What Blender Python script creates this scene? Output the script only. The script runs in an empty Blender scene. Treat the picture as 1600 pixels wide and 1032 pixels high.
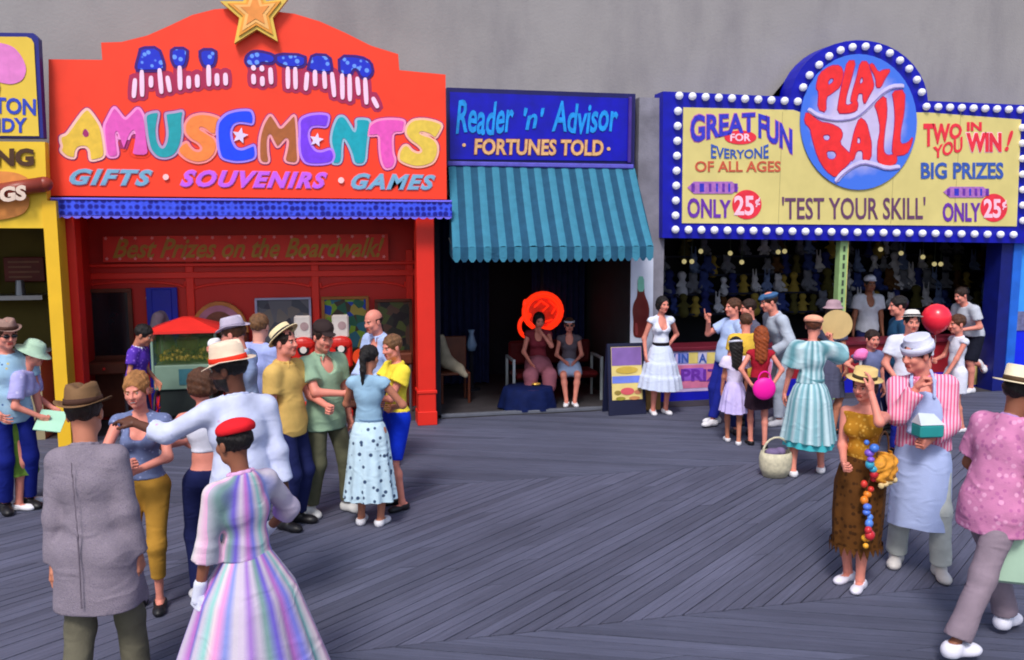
import bpy, bmesh, math, random
import numpy as np
from mathutils import Vector, Matrix
random.seed(7); RNG=np.random.default_rng(5)
SC=bpy.context.scene; COL=SC.collection
R_=math.radians
# ------------------------------------------------------------------ camera, sky, sun, exposure
F=1306.; PITCH=R_(7.03); YAW=R_(12.7); CH=2.57
cam=bpy.data.cameras.new('camera'); camo=bpy.data.objects.new('camera',cam); COL.objects.link(camo)
cam.sensor_width=36; cam.lens=36*F/1600; cam.clip_end=3000; cam.clip_start=.05
camo.location=(0,0,CH); camo.rotation_euler=(math.pi/2-PITCH,0,-YAW); SC.camera=camo
W=bpy.data.worlds.new('World'); SC.world=W; W.use_nodes=True
nt=W.node_tree; bg=nt.nodes['Background']; sky=nt.nodes.new('ShaderNodeTexSky'); sky.sky_type='NISHITA'
sky.sun_disc=False; SUN_EL=R_(52); SUN_AZ=R_(205)
sky.sun_elevation=SUN_EL; sky.sun_rotation=SUN_AZ; sky.air_density=1.0; sky.dust_density=2.5; sky.ozone_density=1.0
nt.links.new(sky.outputs[0],bg.inputs[0]); bg.inputs[1].default_value=.12
sl=bpy.data.lights.new('sun','SUN'); sl.energy=1.8; sl.angle=R_(13); sl.color=(1,.96,.93)
so=bpy.data.objects.new('sun',sl); COL.objects.link(so)
sd=Vector((math.sin(SUN_AZ)*math.cos(SUN_EL),math.cos(SUN_AZ)*math.cos(SUN_EL),math.sin(SUN_EL)))
so.rotation_euler=sd.to_track_quat('Z','Y').to_euler(); so.location=(0,-5,12)
SC.view_settings.view_transform='Standard'; SC.view_settings.look='None'; SC.view_settings.exposure=.46; SC.view_settings.gamma=1
SC.view_settings.use_curve_mapping=False
SC.render.resolution_x=1024; SC.render.resolution_y=660
SC.cycles.max_bounces=5; SC.cycles.diffuse_bounces=3; SC.cycles.use_denoising=True; SC.cycles.filter_width=1.9
# ------------------------------------------------------------------ helpers
_f=np.array([math.sin(YAW)*math.cos(PITCH),math.cos(YAW)*math.cos(PITCH),-math.sin(PITCH)])
_r=np.array([math.cos(YAW),-math.sin(YAW),0]); _u=np.cross(_r,_f)
def ray(px,py): return _f+(px-800)/F*_r-(py-516)/F*_u
def gnd(px,py,z=0.):                      # point of the boardwalk (or of the level z)
    d=ray(px,py); t=(z-CH)/d[2]; return (d*t)[:2]
def fac(px,py,Y):                         # point of a plane parallel to the shop fronts
    d=ray(px,py); t=Y/d[1]; return float(d[0]*t),float(d[2]*t+CH)
def proj(p):
    v=np.array(p)-np.array([0,0,CH]); z=v@_f
    return (800+F*(v@_r)/z,516-F*(v@_u)/z,z)
def lin(c): return tuple(((x/255)/12.92 if x/255<=.04045 else (((x/255)+.055)/1.055)**2.4) for x in c)
MATS={}
def mat(name,c,rough=.65,var=.12,scale=6,bump=0.,bscale=80,emit=0,metal=0,spec=.4,fn=None,alpha=None,wrinkle=0,bst=None):
    if name in MATS: return MATS[name]
    m=bpy.data.materials.new(name); m.use_nodes=True; n=m.node_tree.nodes; l=m.node_tree.links; b=n['Principled BSDF']
    col=lin(c); b.inputs['Roughness'].default_value=rough; b.inputs['Metallic'].default_value=metal
    b.inputs['Specular IOR Level'].default_value=spec
    tc=n.new('ShaderNodeTexCoord'); out=None
    if var:
        no=n.new('ShaderNodeTexNoise'); no.inputs['Scale'].default_value=scale; no.inputs['Detail'].default_value=5
        l.new(tc.outputs['Object'],no.inputs['Vector'])
        mr=n.new('ShaderNodeMapRange'); mr.inputs[1].default_value=.3; mr.inputs[2].default_value=.7; mr.inputs[3].default_value=1-var; mr.inputs[4].default_value=1+var
        l.new(no.outputs[0],mr.inputs[0])
        mx=n.new('ShaderNodeMix'); mx.data_type='RGBA'; mx.blend_type='MULTIPLY'; mx.inputs[0].default_value=1
        mx.inputs[6].default_value=(*col,1); l.new(mr.outputs[0],mx.inputs[7]); out=mx.outputs[2]
    if fn:
        base=out
        if base is None:
            rgb=n.new('ShaderNodeRGB'); rgb.outputs[0].default_value=(*col,1); base=rgb.outputs[0]
        out=fn(n,l,tc,base)
    if out is None: b.inputs['Base Color'].default_value=(*col,1)
    else: l.new(out,b.inputs['Base Color'])
    if bump:
        n2=n.new('ShaderNodeTexNoise'); n2.inputs['Scale'].default_value=bscale; n2.inputs['Detail'].default_value=4
        mpb=n.new('ShaderNodeMapping'); mpb.inputs['Scale'].default_value=bst or (1,1,1); l.new(tc.outputs['Object'],mpb.inputs[0]); l.new(mpb.outputs[0],n2.inputs['Vector'])
        bp=n.new('ShaderNodeBump'); bp.inputs['Strength'].default_value=bump; bp.inputs['Distance'].default_value=.01
        l.new(n2.outputs[0],bp.inputs['Height']); l.new(bp.outputs[0],b.inputs['Normal'])
        if wrinkle:
            mp=n.new('ShaderNodeMapping'); mp.inputs['Rotation'].default_value=(.5,.35,.3); mp.inputs['Scale'].default_value=(1.,1.,1.9); l.new(tc.outputs['Object'],mp.inputs[0])
            n3=n.new('ShaderNodeTexNoise'); n3.noise_type='RIDGED_MULTIFRACTAL'; n3.inputs['Scale'].default_value=5.5; n3.inputs['Detail'].default_value=3; n3.inputs['Distortion'].default_value=1.2; l.new(mp.outputs[0],n3.inputs['Vector'])
            b2=n.new('ShaderNodeBump'); b2.inputs['Strength'].default_value=wrinkle; b2.inputs['Distance'].default_value=.03; l.new(n3.outputs[0],b2.inputs['Height']); l.new(b2.outputs[0],bp.inputs['Normal'])
    if emit:
        b.inputs['Emission Color'].default_value=(*col,1); b.inputs['Emission Strength'].default_value=emit
    if alpha is not None: b.inputs['Alpha'].default_value=alpha
    MATS[name]=m; return m
def mixn(n,l,fac_,a,b):
    x=n.new('ShaderNodeMix'); x.data_type='RGBA'
    l.new(fac_,x.inputs[0]) if not isinstance(fac_,float) else None
    l.new(a,x.inputs[6])
    if isinstance(b,tuple): x.inputs[7].default_value=(*lin(b),1)
    else: l.new(b,x.inputs[7])
    return x.outputs[2]
def mth(n,l,op,a,b=None):
    x=n.new('ShaderNodeMath'); x.operation=op
    for i,v in enumerate((a,b)):
        if v is None: continue
        if isinstance(v,(int,float)): x.inputs[i].default_value=v
        else: l.new(v,x.inputs[i])
    return x.outputs[0]
def cloth(name,c,rough=.85,var=.12,fn=None,bump=.25,bscale=140,scale=9,wrinkle=.28): return mat(name,c,rough,var,scale,bump,bscale,spec=.15,fn=fn,wrinkle=wrinkle)
def link(name,me,m=None,parent=None):
    o=bpy.data.objects.new(name,me); COL.objects.link(o)
    if m is not None and me is not None:
        for x in (m if isinstance(m,(list,tuple)) else [m]): me.materials.append(x)
    if parent is not None: o.parent=parent
    return o
def tag(o,label=None,cat=None,group=None,kind=None):
    if label: o['label']=label
    if cat: o['category']=cat
    if group: o['group']=group
    if kind: o['kind']=kind
    return o
def empty(name,loc,label,cat,group=None,rz=0):
    o=bpy.data.objects.new(name,None); o.empty_display_size=.2; COL.objects.link(o); o.location=loc; o.rotation_euler=(0,0,rz)
    return tag(o,label,cat,group)
class MB:
    def __init__(s): s.bm=bmesh.new()
    def box(s,x0,x1,y0,y1,z0,z1,bev=0,M=None):
        r=bmesh.ops.create_cube(s.bm,size=1)['verts']
        T=Matrix.Translation(((x0+x1)/2,(y0+y1)/2,(z0+z1)/2))@Matrix.Diagonal((x1-x0,y1-y0,z1-z0,1))
        if M is not None: T=M@T
        bmesh.ops.transform(s.bm,matrix=T,verts=r)
        if bev:
            es=list({e for v in r for e in v.link_edges}); bmesh.ops.bevel(s.bm,geom=es,offset=bev,segments=1,affect='EDGES')
        return s
    def cyl(s,a,b,r0,r1=None,n=12,cap=True):
        a=Vector(a); b=Vector(b); r1=r0 if r1 is None else r1; d=b-a
        v=bmesh.ops.create_cone(s.bm,cap_ends=cap,segments=n,radius1=r0,radius2=r1,depth=d.length)['verts']
        bmesh.ops.transform(s.bm,matrix=Matrix.Translation((a+b)/2)@d.to_track_quat('Z','Y').to_matrix().to_4x4(),verts=v); return s
    def sph(s,c,r,n=12,R=None):
        v=bmesh.ops.create_uvsphere(s.bm,u_segments=n,v_segments=max(6,n*2//3),radius=1)['verts']
        sc=(r,r,r) if R is None else R
        bmesh.ops.transform(s.bm,matrix=Matrix.Translation(c)@Matrix.Diagonal((*sc,1)),verts=v); return s
    def prism(s,pts,Y,th):                 # outline in x,z standing in a shop-front plane, th behind it
        f=[s.bm.verts.new((x,Y,z)) for x,z in pts]; b=[s.bm.verts.new((x,Y+th,z)) for x,z in pts]; n=len(pts)
        s.bm.faces.new(f); s.bm.faces.new(b[::-1])
        for i in range(n): s.bm.faces.new((f[i],b[i],b[(i+1)%n],f[(i+1)%n]))
        return s
    def tube(s,pts,r,n=8):
        for a,b in zip(pts[:-1],pts[1:]): s.cyl(a,b,r,n=n)
        for p in pts: s.sph(p,r,n=n)
        return s
    def build(s,name,m,parent=None,smooth=False,norm=True):
        if norm: bmesh.ops.recalc_face_normals(s.bm,faces=s.bm.faces)
        me=bpy.data.meshes.new(name); s.bm.to_mesh(me); s.bm.free()
        if smooth: me.polygons.foreach_set('use_smooth',[True]*len(me.polygons))
        return link(name,me,m,parent)
def lathe(prof,n=24,sx=1,sy=1,M=None):
    V=[];Q=[]
    for r,z in prof:
        for i in range(n):
            a=2*math.pi*i/n; V.append((r*math.cos(a)*sx,r*math.sin(a)*sy,z))
    for j in range(len(prof)-1):
        for i in range(n):
            k=(i+1)%n; Q.append((j*n+i,j*n+k,(j+1)*n+k,(j+1)*n+i))
    V=np.array(V); 
    if M is not None: V=xf(V,M)
    return V,np.array(Q)
def xf(V,M):
    M=np.array(M); return V@M[:3,:3].T+M[:3,3]
def qmesh(name,V,Q,mi=None,smooth=True,uv=None):
    me=bpy.data.meshes.new(name); V=np.asarray(V,np.float32); Q=np.asarray(Q,np.int32)
    me.vertices.add(len(V)); me.vertices.foreach_set('co',V.ravel())
    me.loops.add(Q.size); me.loops.foreach_set('vertex_index',Q.ravel())
    me.polygons.add(len(Q)); me.polygons.foreach_set('loop_start',np.arange(0,Q.size,4,dtype=np.int32))
    try: me.polygons.foreach_set('loop_total',np.full(len(Q),4,np.int32))
    except Exception: pass
    if mi is not None: me.polygons.foreach_set('material_index',np.asarray(mi,np.int32))
    me.update(calc_edges=True)
    if smooth: me.polygons.foreach_set('use_smooth',np.ones(len(Q),bool))
    if uv is not None:
        L=me.uv_layers.new(name='UVMap'); L.data.foreach_set('uv',np.asarray(uv,np.float32).ravel())
    return me
# ---- flat shapes and lettering that stand in a shop-front plane
def chaikin(p,k=1):
    p=[np.array(q,float) for q in p]
    for _ in range(k):
        q=[]
        for a,b in zip(p,p[1:]+p[:1]): q+= [a*.78+b*.22,a*.22+b*.78]
        p=q
    return p
def shape(name,polys,Y,m,parent=None,off=0.,th=.004,smooth=1):   # polys: outlines in x,z
    cu=bpy.data.curves.new('c','CURVE'); cu.dimensions='2D'; cu.fill_mode='BOTH'; cu.offset=off; cu.extrude=th/2
    for p in polys:
        p=chaikin(p,smooth) if smooth else p
        s=cu.splines.new('POLY'); s.points.add(len(p)-1); s.use_cyclic_u=True
        for i,q in enumerate(p): s.points[i].co=(q[0],q[1],0,1)
    o=bpy.data.objects.new('c',cu); me=bpy.data.meshes.new_from_object(o); bpy.data.objects.remove(o); bpy.data.curves.remove(cu)
    n=len(me.vertices); co=np.empty(n*3,np.float32); me.vertices.foreach_get('co',co); co=co.reshape(-1,3)
    me.vertices.foreach_set('co',np.stack([co[:,0],Y-co[:,2]*1,co[:,1]],1).ravel()); me.update(); me.materials.clear(); me.name=name
    return link(name,me,m,parent)
def pshape(name,polys,Y,m,parent=None,**k): return shape(name,[[fac(x,y,Y) for x,y in p] for p in polys],Y,m,parent,**k)
def text(name,s,box,Y,m,parent=None,bold=0.,shear=0.,warp=None,th=.003,outl=None,omat=None,sp=1.):
    # box: pixel corners (x0,y0,x1,y1[,y0r,y1r]) of the word in the plane Y
    def mk(off,yy,mm,nm):
        cu=bpy.data.curves.new('t','FONT'); cu.body=s; cu.size=1; cu.offset=off; cu.shear=shear; cu.resolution_u=3; cu.space_character=sp; cu.extrude=.001
        o=bpy.data.objects.new('t',cu); me=bpy.data.meshes.new_from_object(o); bpy.data.objects.remove(o)
        co=np.empty(len(me.vertices)*3,np.float32); me.vertices.foreach_get('co',co); return me,co.reshape(-1,3),mm,yy,nm
    me,co,mm,yy,nm=mk(bold,Y,m,name); lo=co.min(0); hi=co.max(0)
    jobs=[(me,co,mm,yy,nm)]
    if outl: jobs.append(mk(bold+outl,Y+.006,omat,name+'_outline'))
    x0,y0,x1,y1=box[:4]; y0r,y1r=(box[4],box[5]) if len(box)>4 else (y0,y1)
    A=np.array(fac(x0,y1,Y));B=np.array(fac(x1,y1r,Y));C=np.array(fac(x0,y0,Y));D=np.array(fac(x1,y0r,Y))
    res=None
    for me,co,mm,yy,nm in jobs:
        u=(co[:,0]-lo[0])/(hi[0]-lo[0]); v=(co[:,1]-lo[1])/(hi[1]-lo[1])
        if warp: u,v=warp(u,v)
        P=(A[None]*((1-u)*(1-v))[:,None]+B[None]*(u*(1-v))[:,None]+C[None]*((1-u)*v)[:,None]+D[None]*(u*v)[:,None])
        z=co[:,2]*th/.002
        me.vertices.foreach_set('co',np.stack([P[:,0],yy-z,P[:,1]],1).astype(np.float32).ravel()); me.update(); me.materials.clear(); me.name=nm
        o=link(nm,me,mm,parent); 
        if res is None: res=o
        else: o.parent=res if False else parent
    return res
# ------------------------------------------------------------------ implicit surfaces (people, clothes, soft things)
def surfnets(D,o,h):
    s=D<0; nx,ny,nz=D.shape
    c=[s[dx:nx-1+dx,dy:ny-1+dy,dz:nz-1+dz] for dx in(0,1) for dy in(0,1) for dz in(0,1)]
    al=c[0].copy(); an=c[0].copy()
    for q in c[1:]: al&=q; an|=q
    act=an&~al; I=np.argwhere(act); 
    if len(I)==0: return np.zeros((0,3)),np.zeros((0,4),int)
    idx=np.full(act.shape,-1,np.int64); idx[act]=np.arange(len(I))
    acc=np.zeros((len(I),3)); cnt=np.zeros(len(I))
    val=np.stack([D[I[:,0]+dx,I[:,1]+dy,I[:,2]+dz] for dx in(0,1) for dy in(0,1) for dz in(0,1)],1)
    cor=np.array([(dx,dy,dz) for dx in(0,1) for dy in(0,1) for dz in(0,1)],float)
    for a in range(8):
        for ax in (4,2,1):
            b=a|ax
            if b==a: continue
            va=val[:,a]; vb=val[:,b]; m=(va<0)!=(vb<0); t=np.where(m,va/np.where(m,va-vb,1),0)
            acc+=np.where(m[:,None],cor[a]+t[:,None]*(cor[b]-cor[a]),0); cnt+=m
    V=(I+acc/cnt[:,None])*h+o
    Qs=[]
    for ax in range(3):
        a=s[tuple(slice(0,-1) if k==ax else slice(1,-1) for k in range(3))]; b=s[tuple(slice(1,None) if k==ax else slice(1,-1) for k in range(3))]
        e=np.argwhere(a!=b); 
        if len(e)==0: continue
        off=np.ones(3,int); off[ax]=0; e=e+off
        fl=s[e[:,0],e[:,1],e[:,2]]
        u=np.zeros(3,int); v=np.zeros(3,int); u[(ax+1)%3]=1; v[(ax+2)%3]=1
        def g(q): return idx[q[:,0],q[:,1],q[:,2]]
        q=np.stack([g(e-u-v),g(e-v),g(e),g(e-u)],1)
        q[~fl]=q[~fl][:,::-1]; Qs.append(q)
    return V,np.concatenate(Qs)
def C_(a,b,ra,rb=None,k=.02,cuts=()): return ('c',np.array(a,float),np.array(b,float),ra,ra if rb is None else rb,k,cuts)
def E_(c,R,k=.02,M=None,sub=False): return ('e',np.array(c,float),np.array(R,float),k,M,sub)
def sdf(prims,h,post=None,pad=.03):
    lo=np.full(3,1e9); hi=-lo
    for p in prims:
        if p[0]=='c':
            r=max(p[3],p[4]); lo=np.minimum(lo,np.minimum(p[1],p[2])-r); hi=np.maximum(hi,np.maximum(p[1],p[2])+r)
        elif not p[5]: r=max(p[2]); lo=np.minimum(lo,p[1]-r); hi=np.maximum(hi,p[1]+r)
    lo-=pad; hi+=pad; n=np.ceil((hi-lo)/h).astype(int)+1
    ax=[(lo[i]+np.arange(n[i])*h).astype(np.float32) for i in range(3)]
    D=np.full(n,10.,np.float32)
    for p in prims:
        if p[0]=='c': r=max(p[3],p[4]); k=p[5]; b0=np.minimum(p[1],p[2])-r; b1=np.maximum(p[1],p[2])+r
        else: r=max(p[2]); k=p[3]; b0=p[1]-r; b1=p[1]+r
        mg=k+3*h; i0=np.clip(((b0-mg-lo)/h).astype(int),0,n); i1=np.clip(((b1+mg-lo)/h).astype(int)+2,0,n)
        if (i1<=i0).any(): continue
        sl=tuple(slice(a,b) for a,b in zip(i0,i1))
        X=ax[0][sl[0]][:,None,None];Y=ax[1][sl[1]][None,:,None];Z=ax[2][sl[2]][None,None,:]
        if p[0]=='c':
            a,b=p[1],p[2]; d=b-a; L=max(float(d@d),1e-9)
            t=np.clip(((X-a[0])*d[0]+(Y-a[1])*d[1]+(Z-a[2])*d[2])/L,0,1)
            q=np.sqrt((X-a[0]-t*d[0])**2+(Y-a[1]-t*d[1])**2+(Z-a[2]-t*d[2])**2)-(p[3]+(p[4]-p[3])*t)
            for cp,cn in p[6]: q=np.maximum(q,(X-cp[0])*cn[0]+(Y-cp[1])*cn[1]+(Z-cp[2])*cn[2])
            old=D[sl]; hh=np.clip(.5+.5*(q-old)/k,0,1); D[sl]=q*(1-hh)+old*hh-k*hh*(1-hh)
        else:
            x,y,z=X-p[1][0],Y-p[1][1],Z-p[1][2]
            if p[4] is not None:
                m=np.array(p[4]).T; x,y,z=(m[0,0]*x+m[0,1]*y+m[0,2]*z,m[1,0]*x+m[1,1]*y+m[1,2]*z,m[2,0]*x+m[2,1]*y+m[2,2]*z)
            Rr=p[2]; k0=np.sqrt((x/Rr[0])**2+(y/Rr[1])**2+(z/Rr[2])**2)+1e-6; k1=np.sqrt((x/Rr[0]**2)**2+(y/Rr[1]**2)**2+(z/Rr[2]**2)**2)+1e-6
            q=k0*(k0-1)/k1; old=D[sl]
            if p[5]: 
                q=-q; hh=np.clip(.5-.5*(q-old)/k,0,1); D[sl]=q*(1-hh)+old*hh+k*hh*(1-hh)
            else: hh=np.clip(.5+.5*(q-old)/k,0,1); D[sl]=q*(1-hh)+old*hh-k*hh*(1-hh)
    if post is not None: D=post(D,ax[0][:,None,None],ax[1][None,:,None],ax[2][None,None,:])
    D[0]=D[-1]=1; D[:,0]=D[:,-1]=1; D[:,:,0]=D[:,:,-1]=1
    return surfnets(D,lo,h)
def folds(amp,f=26,ph=0.):
    amp=amp*.6
    def g(D,X,Y,Z):
        w=np.sin(f*Z+3.1*np.sin(9*X+ph)+2*np.sin(11*Y+1.3*ph))+.6*np.sin(f*1.7*Z-7*X+5*Y+2*ph)
        return D+amp*w*.6
    return g
# ---- canonical head, hands, shoes
_cache={}
def head_mesh(sex,h):
    k=('head',sex,h)
    if k in _cache: return _cache[k]
    m=sex=='m'; j=1.08 if m else 1.
    P=[E_((0,-.012,.032),(.076,.097,.088)),E_((0,.018,-.035),(.058*j,.072,.078)),C_((0,.062,-.098),(0,.068,-.094),.02*j,k=.03),
       C_((-.034*j,.02,-.075),(.034*j,.02,-.075),.026,k=.03),
       E_((-.034,.062,-.028),(.026,.026,.026)),E_((.034,.062,-.028),(.026,.026,.026)),
       C_((-.03,.08,.02),(.03,.08,.02),.01,k=.014),
       C_((0,.09,.006),(0,.107,-.03),.0075,.0115,k=.012),C_((-.011,.094,-.033),(.011,.094,-.033),.009,k=.008),
       E_((-.031,.1,.0),(.018,.014,.013),k=.012,sub=True),E_((.031,.1,.0),(.018,.014,.013),k=.012,sub=True),
       C_((-.018,.083,-.06),(.018,.083,-.06),.009,k=.008),C_((-.014,.083,-.07),(.014,.083,-.07),.009,k=.008),
       E_((-.078,-.006,-.008),(.01,.02,.032),k=.008),E_((.078,-.006,-.008),(.01,.02,.032),k=.008),
       C_((0,-.02,-.05),(0,-.03,-.17),.056 if m else .047,k=.03)]
    V,Q=sdf(P,h); c=V[Q].mean(1); mi=np.zeros(len(Q),int)
    x=np.abs(c[:,0]); mi[(x<.023)&(c[:,2]<-.052)&(c[:,2]>-.078)&(c[:,1]>.082)]=1
    mi[(x>.013)&(x<.046)&(c[:,2]>.014)&(c[:,2]<.0235)&(c[:,1]>.05)]=2
    for sx in(-1,1):
        v,q=sdf([C_((sx*.031,.0795,-.001),(sx*.031,.0795,-.001),.0098)],.003,pad=.01); cc=v[q].mean(1)
        mm=np.where((np.hypot(cc[:,0]-sx*.031,cc[:,2])<.0062)&(cc[:,1]>.08),2,3); Q=np.concatenate([Q,q+len(V)]); V=np.concatenate([V,v]); mi=np.concatenate([mi,mm])
    _cache[k]=(V,Q,mi); return _cache[k]
def hand_mesh(pose,h):
    k=('hand',pose,h)
    if k in _cache: return _cache[k]
    P=[C_((-.004,0,-.03),(0,0,.02),.024,.024,k=.01)]
    fx=[.032,.011,-.011,-.031]; ln=[.040,.045,.042,.032]; cu={'rest':[18,22,26,30],'grip':[68,72,74,76],'point':[4,72,76,78],'flat':[6,5,6,9]}[pose]
    for i in range(4):
        b=np.array([fx[i],0,.084-.004*abs(i-1)]); P.append(C_((fx[i]*.55,0,.01),b,.016,.0125,k=.014))
        a=0.; p=b
        for s,(L,r) in enumerate(((ln[i],.0092),(ln[i]*.65,.0082),(ln[i]*.55,.0073))):
            a+=R_(cu[i]); q=p+L*np.array([fx[i]*.6*(1 if pose=='flat' else .3)*0.5/.03*.1,-math.sin(a),math.cos(a)]); P.append(C_(p,q,r,r*.93,k=.004)); p=q
    t=[(.02,-.004,.012),(.046,-.014,.042),(.054,-.03,.072),(.05,-.042,.094)] if pose!='grip' else [(.02,-.004,.012),(.042,-.022,.04),(.032,-.048,.062),(.01,-.058,.07)]
    for a,b,r in zip(t[:-1],t[1:],(.015,.011,.0095)): P.append(C_(a,b,r,r*.9,k=.008))
    _cache[k]=sdf(P,h,pad=.012); return _cache[k]
def foot_prims(inf=0,heel=0):
    return [C_((0,-.045,.04+heel),(0,-.03,.035+heel),.034+inf,k=.02),C_((0,-.03,.045+heel),(.0,.12,.03),.036+inf,.03+inf,k=.03),E_((0,.10,.03),(.042+inf,.075+inf,.028+inf),k=.02),C_((0,-.03,.045),(0,-.005,.085),.036+inf,.034+inf,k=.03)]
def shoe_mesh(kind,h):
    k=('shoe',kind,h)
    if k in _cache: return _cache[k]
    inf=.009
    def post(D,X,Y,Z):
        D=np.maximum(D,.004-Z)
        if kind=='flat': D=np.maximum(D,-(np.sqrt((X/.036)**2+((Y-.02)/.07)**2+((Z-.085)/.045)**2)-1)*.035); D=np.maximum(D,Z-.075)
        if kind=='heel': D=np.maximum(D,-(np.sqrt((X/.036)**2+((Y-.025)/.075)**2+((Z-.09)/.055)**2)-1)*.035); D=np.maximum(D,Z-.085)
        if kind=='oxford': D=np.maximum(D,Z-.092)
        return D
    P=foot_prims(inf,.0)+[C_((0,-.05,.012),(0,.14,.012),.03,.03,k=.01)]
    _cache[k]=sdf(P,h,post); return _cache[k]
# ---- hair in head space
def hair_mesh(style,h):
    k=('hair',style,h)
    if k in _cache: return _cache[k]
    P=[E_((0,-.018,.038),(.087,.106,.092))]; low=-.045; fc=(.066,.095,.088); fz=-.032
    if style=='bob': P+=[E_((0,-.03,-.02),(.095,.09,.095),k=.03)]; low=-.1; fc=(.063,.12,.1)
    if style=='curly': P+=[E_((0,-.025,.01),(.1,.108,.11),k=.03)]+[E_((.08*math.sin(a),-.03+.085*math.cos(a),-.03),(.03,.03,.035),k=.02) for a in np.linspace(1.3,5,8)]; low=-.09; fc=(.064,.12,.1)
    if style=='long': P+=[E_((0,-.03,-.02),(.094,.09,.1),k=.03),C_((-.03,-.075,-.05),(-.035,-.1,-.27),.055,.04,k=.04),C_((.03,-.075,-.05),(.035,-.1,-.27),.055,.04,k=.04),C_((0,-.085,-.05),(0,-.11,-.32),.05,.03,k=.04)]; low=-.5; fc=(.063,.12,.12)
    if style=='pony': P+=[C_((0,-.1,.02),(0,-.13,-.0),.028,.03,k=.02),C_((0,-.13,0),(.01,-.135,-.12),.032,.028,k=.02),C_((.01,-.135,-.12),(.0,-.12,-.25),.028,.01,k=.02)]; low=-.4
    if style=='updo': P+=[E_((0,-.06,.075),(.07,.075,.065),k=.03),E_((0,-.095,-.02),(.055,.04,.05),k=.03)]; low=-.07
    if style=='nape': low=-.085
    def post(D,X,Y,Z):
        D=D+.0035*np.sin(95*X+3*np.sin(60*Y))*np.sin(70*Y+2)*1.0+.002*np.sin(120*Z+80*X)
        q=(np.sqrt((X/fc[0])**2+((Y-.09)/fc[1])**2+((Z-fz)/fc[2])**2)-1)*.06
        if style=='long' or style=='bob': q=np.where(Y>-.0,q,1.)+np.where(Y>-.0,0,0)
        D=np.maximum(D,-q); D=np.maximum(D,low-Z)
        if style in('short','nape'): D=np.maximum(D,-(np.sqrt((Y+.0)**2+(Z+.02)**2)-.034)*np.where(np.abs(X)>.05,1.,-1.)*1.)if False else D
        if style=='bald': D=np.maximum(D,Z-.03); D=np.maximum(D,Y-.02)
        return D
    _cache[k]=sdf(P,h,post); return _cache[k]
# ---- skeleton
def rotxyz(ax,ay,az): return np.array((Matrix.Rotation(az,3,'Z')@Matrix.Rotation(ay,3,'Y')@Matrix.Rotation(ax,3,'X')))
def ik(a,t,l1,l2,pole):
    a=np.array(a,float);t=np.array(t,float);d=t-a;L=np.linalg.norm(d)
    if L>(l1+l2)*.999: d=d/L*(l1+l2)*.999; L=(l1+l2)*.999; t=a+d
    if L<abs(l1-l2)*1.05+.02: L2=abs(l1-l2)*1.05+.02; d=d/L*L2; L=L2; t=a+d
    x=(l1*l1-l2*l2+L*L)/(2*L); y=math.sqrt(max(l1*l1-x*x,0)); u=d/L; p=np.array(pole,float); p=p-u*(p@u); p/=np.linalg.norm(p)+1e-9
    return a+u*x+p*y,t
class Sk: pass
def skeleton(H,sex,pose,fat=1.):
    k=Sk(); S=H/1.75; k.S=S; k.sex=sex; m=sex=='m'; k.fat=fat; kid=H<1.48; k.kid=kid
    zp=pose.get('zp',.94)*S; py=pose.get('py',0)*S; px=pose.get('px',0)*S
    k.P=np.array([px,py,zp]); lean,side,twist=[R_(v) for v in pose.get('lean',(0,0,0))]
    k.lean=(lean,side,twist)
    def tf(p,w=1.):
        p=np.array(p,float)*S; Rm=rotxyz(-lean*w,side*w,twist*w); return Rm@(p-np.array([0,0,.94*S]))+k.P
    k.tf=tf; k.RM=lambda w: rotxyz(-lean*w,side*w,twist*w)
    sw=pose.get('sw',.178 if m else .158); 
    if kid: sw=.15
    k.sw=sw; k.sh={}; k.el={}; k.wr={}; k.hd={}; k.hip={}; k.kn={}; k.an={}; k.fd={}
    k.nb=tf((0,-.015,1.49)); k.ls={}
    hs=pose.get('hs',(1.22 if kid else 1.03)); hp,hr,hy=[R_(v) for v in pose.get('head',(0,0,0))]
    HM=rotxyz(-hp,hr,hy+twist); base=tf((0,-.01,1.535)); k.hsc=S*hs*(1. if m else .96)
    k.HM=Matrix.Translation(base+HM@np.array([0,.035,.115])*k.hsc*.98)@Matrix(HM).to_4x4()@Matrix.Scale(k.hsc,4)
    for s,n in((-1,'L'),(1,'R')):
        a=tf((s*sw,-.005,1.408)); k.sh[n]=a
        t=np.array(pose.get('h'+n,(s*.25,.03,.80)),float)*S+np.array([px,py,0])
        el,wr=ik(a,t,.285*S,.25*S,pose.get('e'+n,(s*.7,-1,-.25))); k.el[n]=el; k.wr[n]=wr
        d=wr-el; d/=np.linalg.norm(d); hd=pose.get('d'+n); hd=d if hd is None else np.array(hd,float)/np.linalg.norm(hd)
        k.hd[n]=hd; k.hip[n]=k.P+np.array([s*.088*S,0,-.02*S])
        fx,fy,fz=pose.get('f'+n,(s*.1,0,0)); fa=R_(pose.get('t'+n,-s*10))
        an=np.array([fx*S,fy*S,fz*S+.085*S]); kn,an2=ik(k.hip[n],an,.425*S,.43*S,pose.get('k'+n,(s*.12,1,.0)))
        k.kn[n]=kn; k.an[n]=an2; k.fd[n]=fa; k.ls[n]=(pose.get('p'+n,0))
    return k
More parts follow.
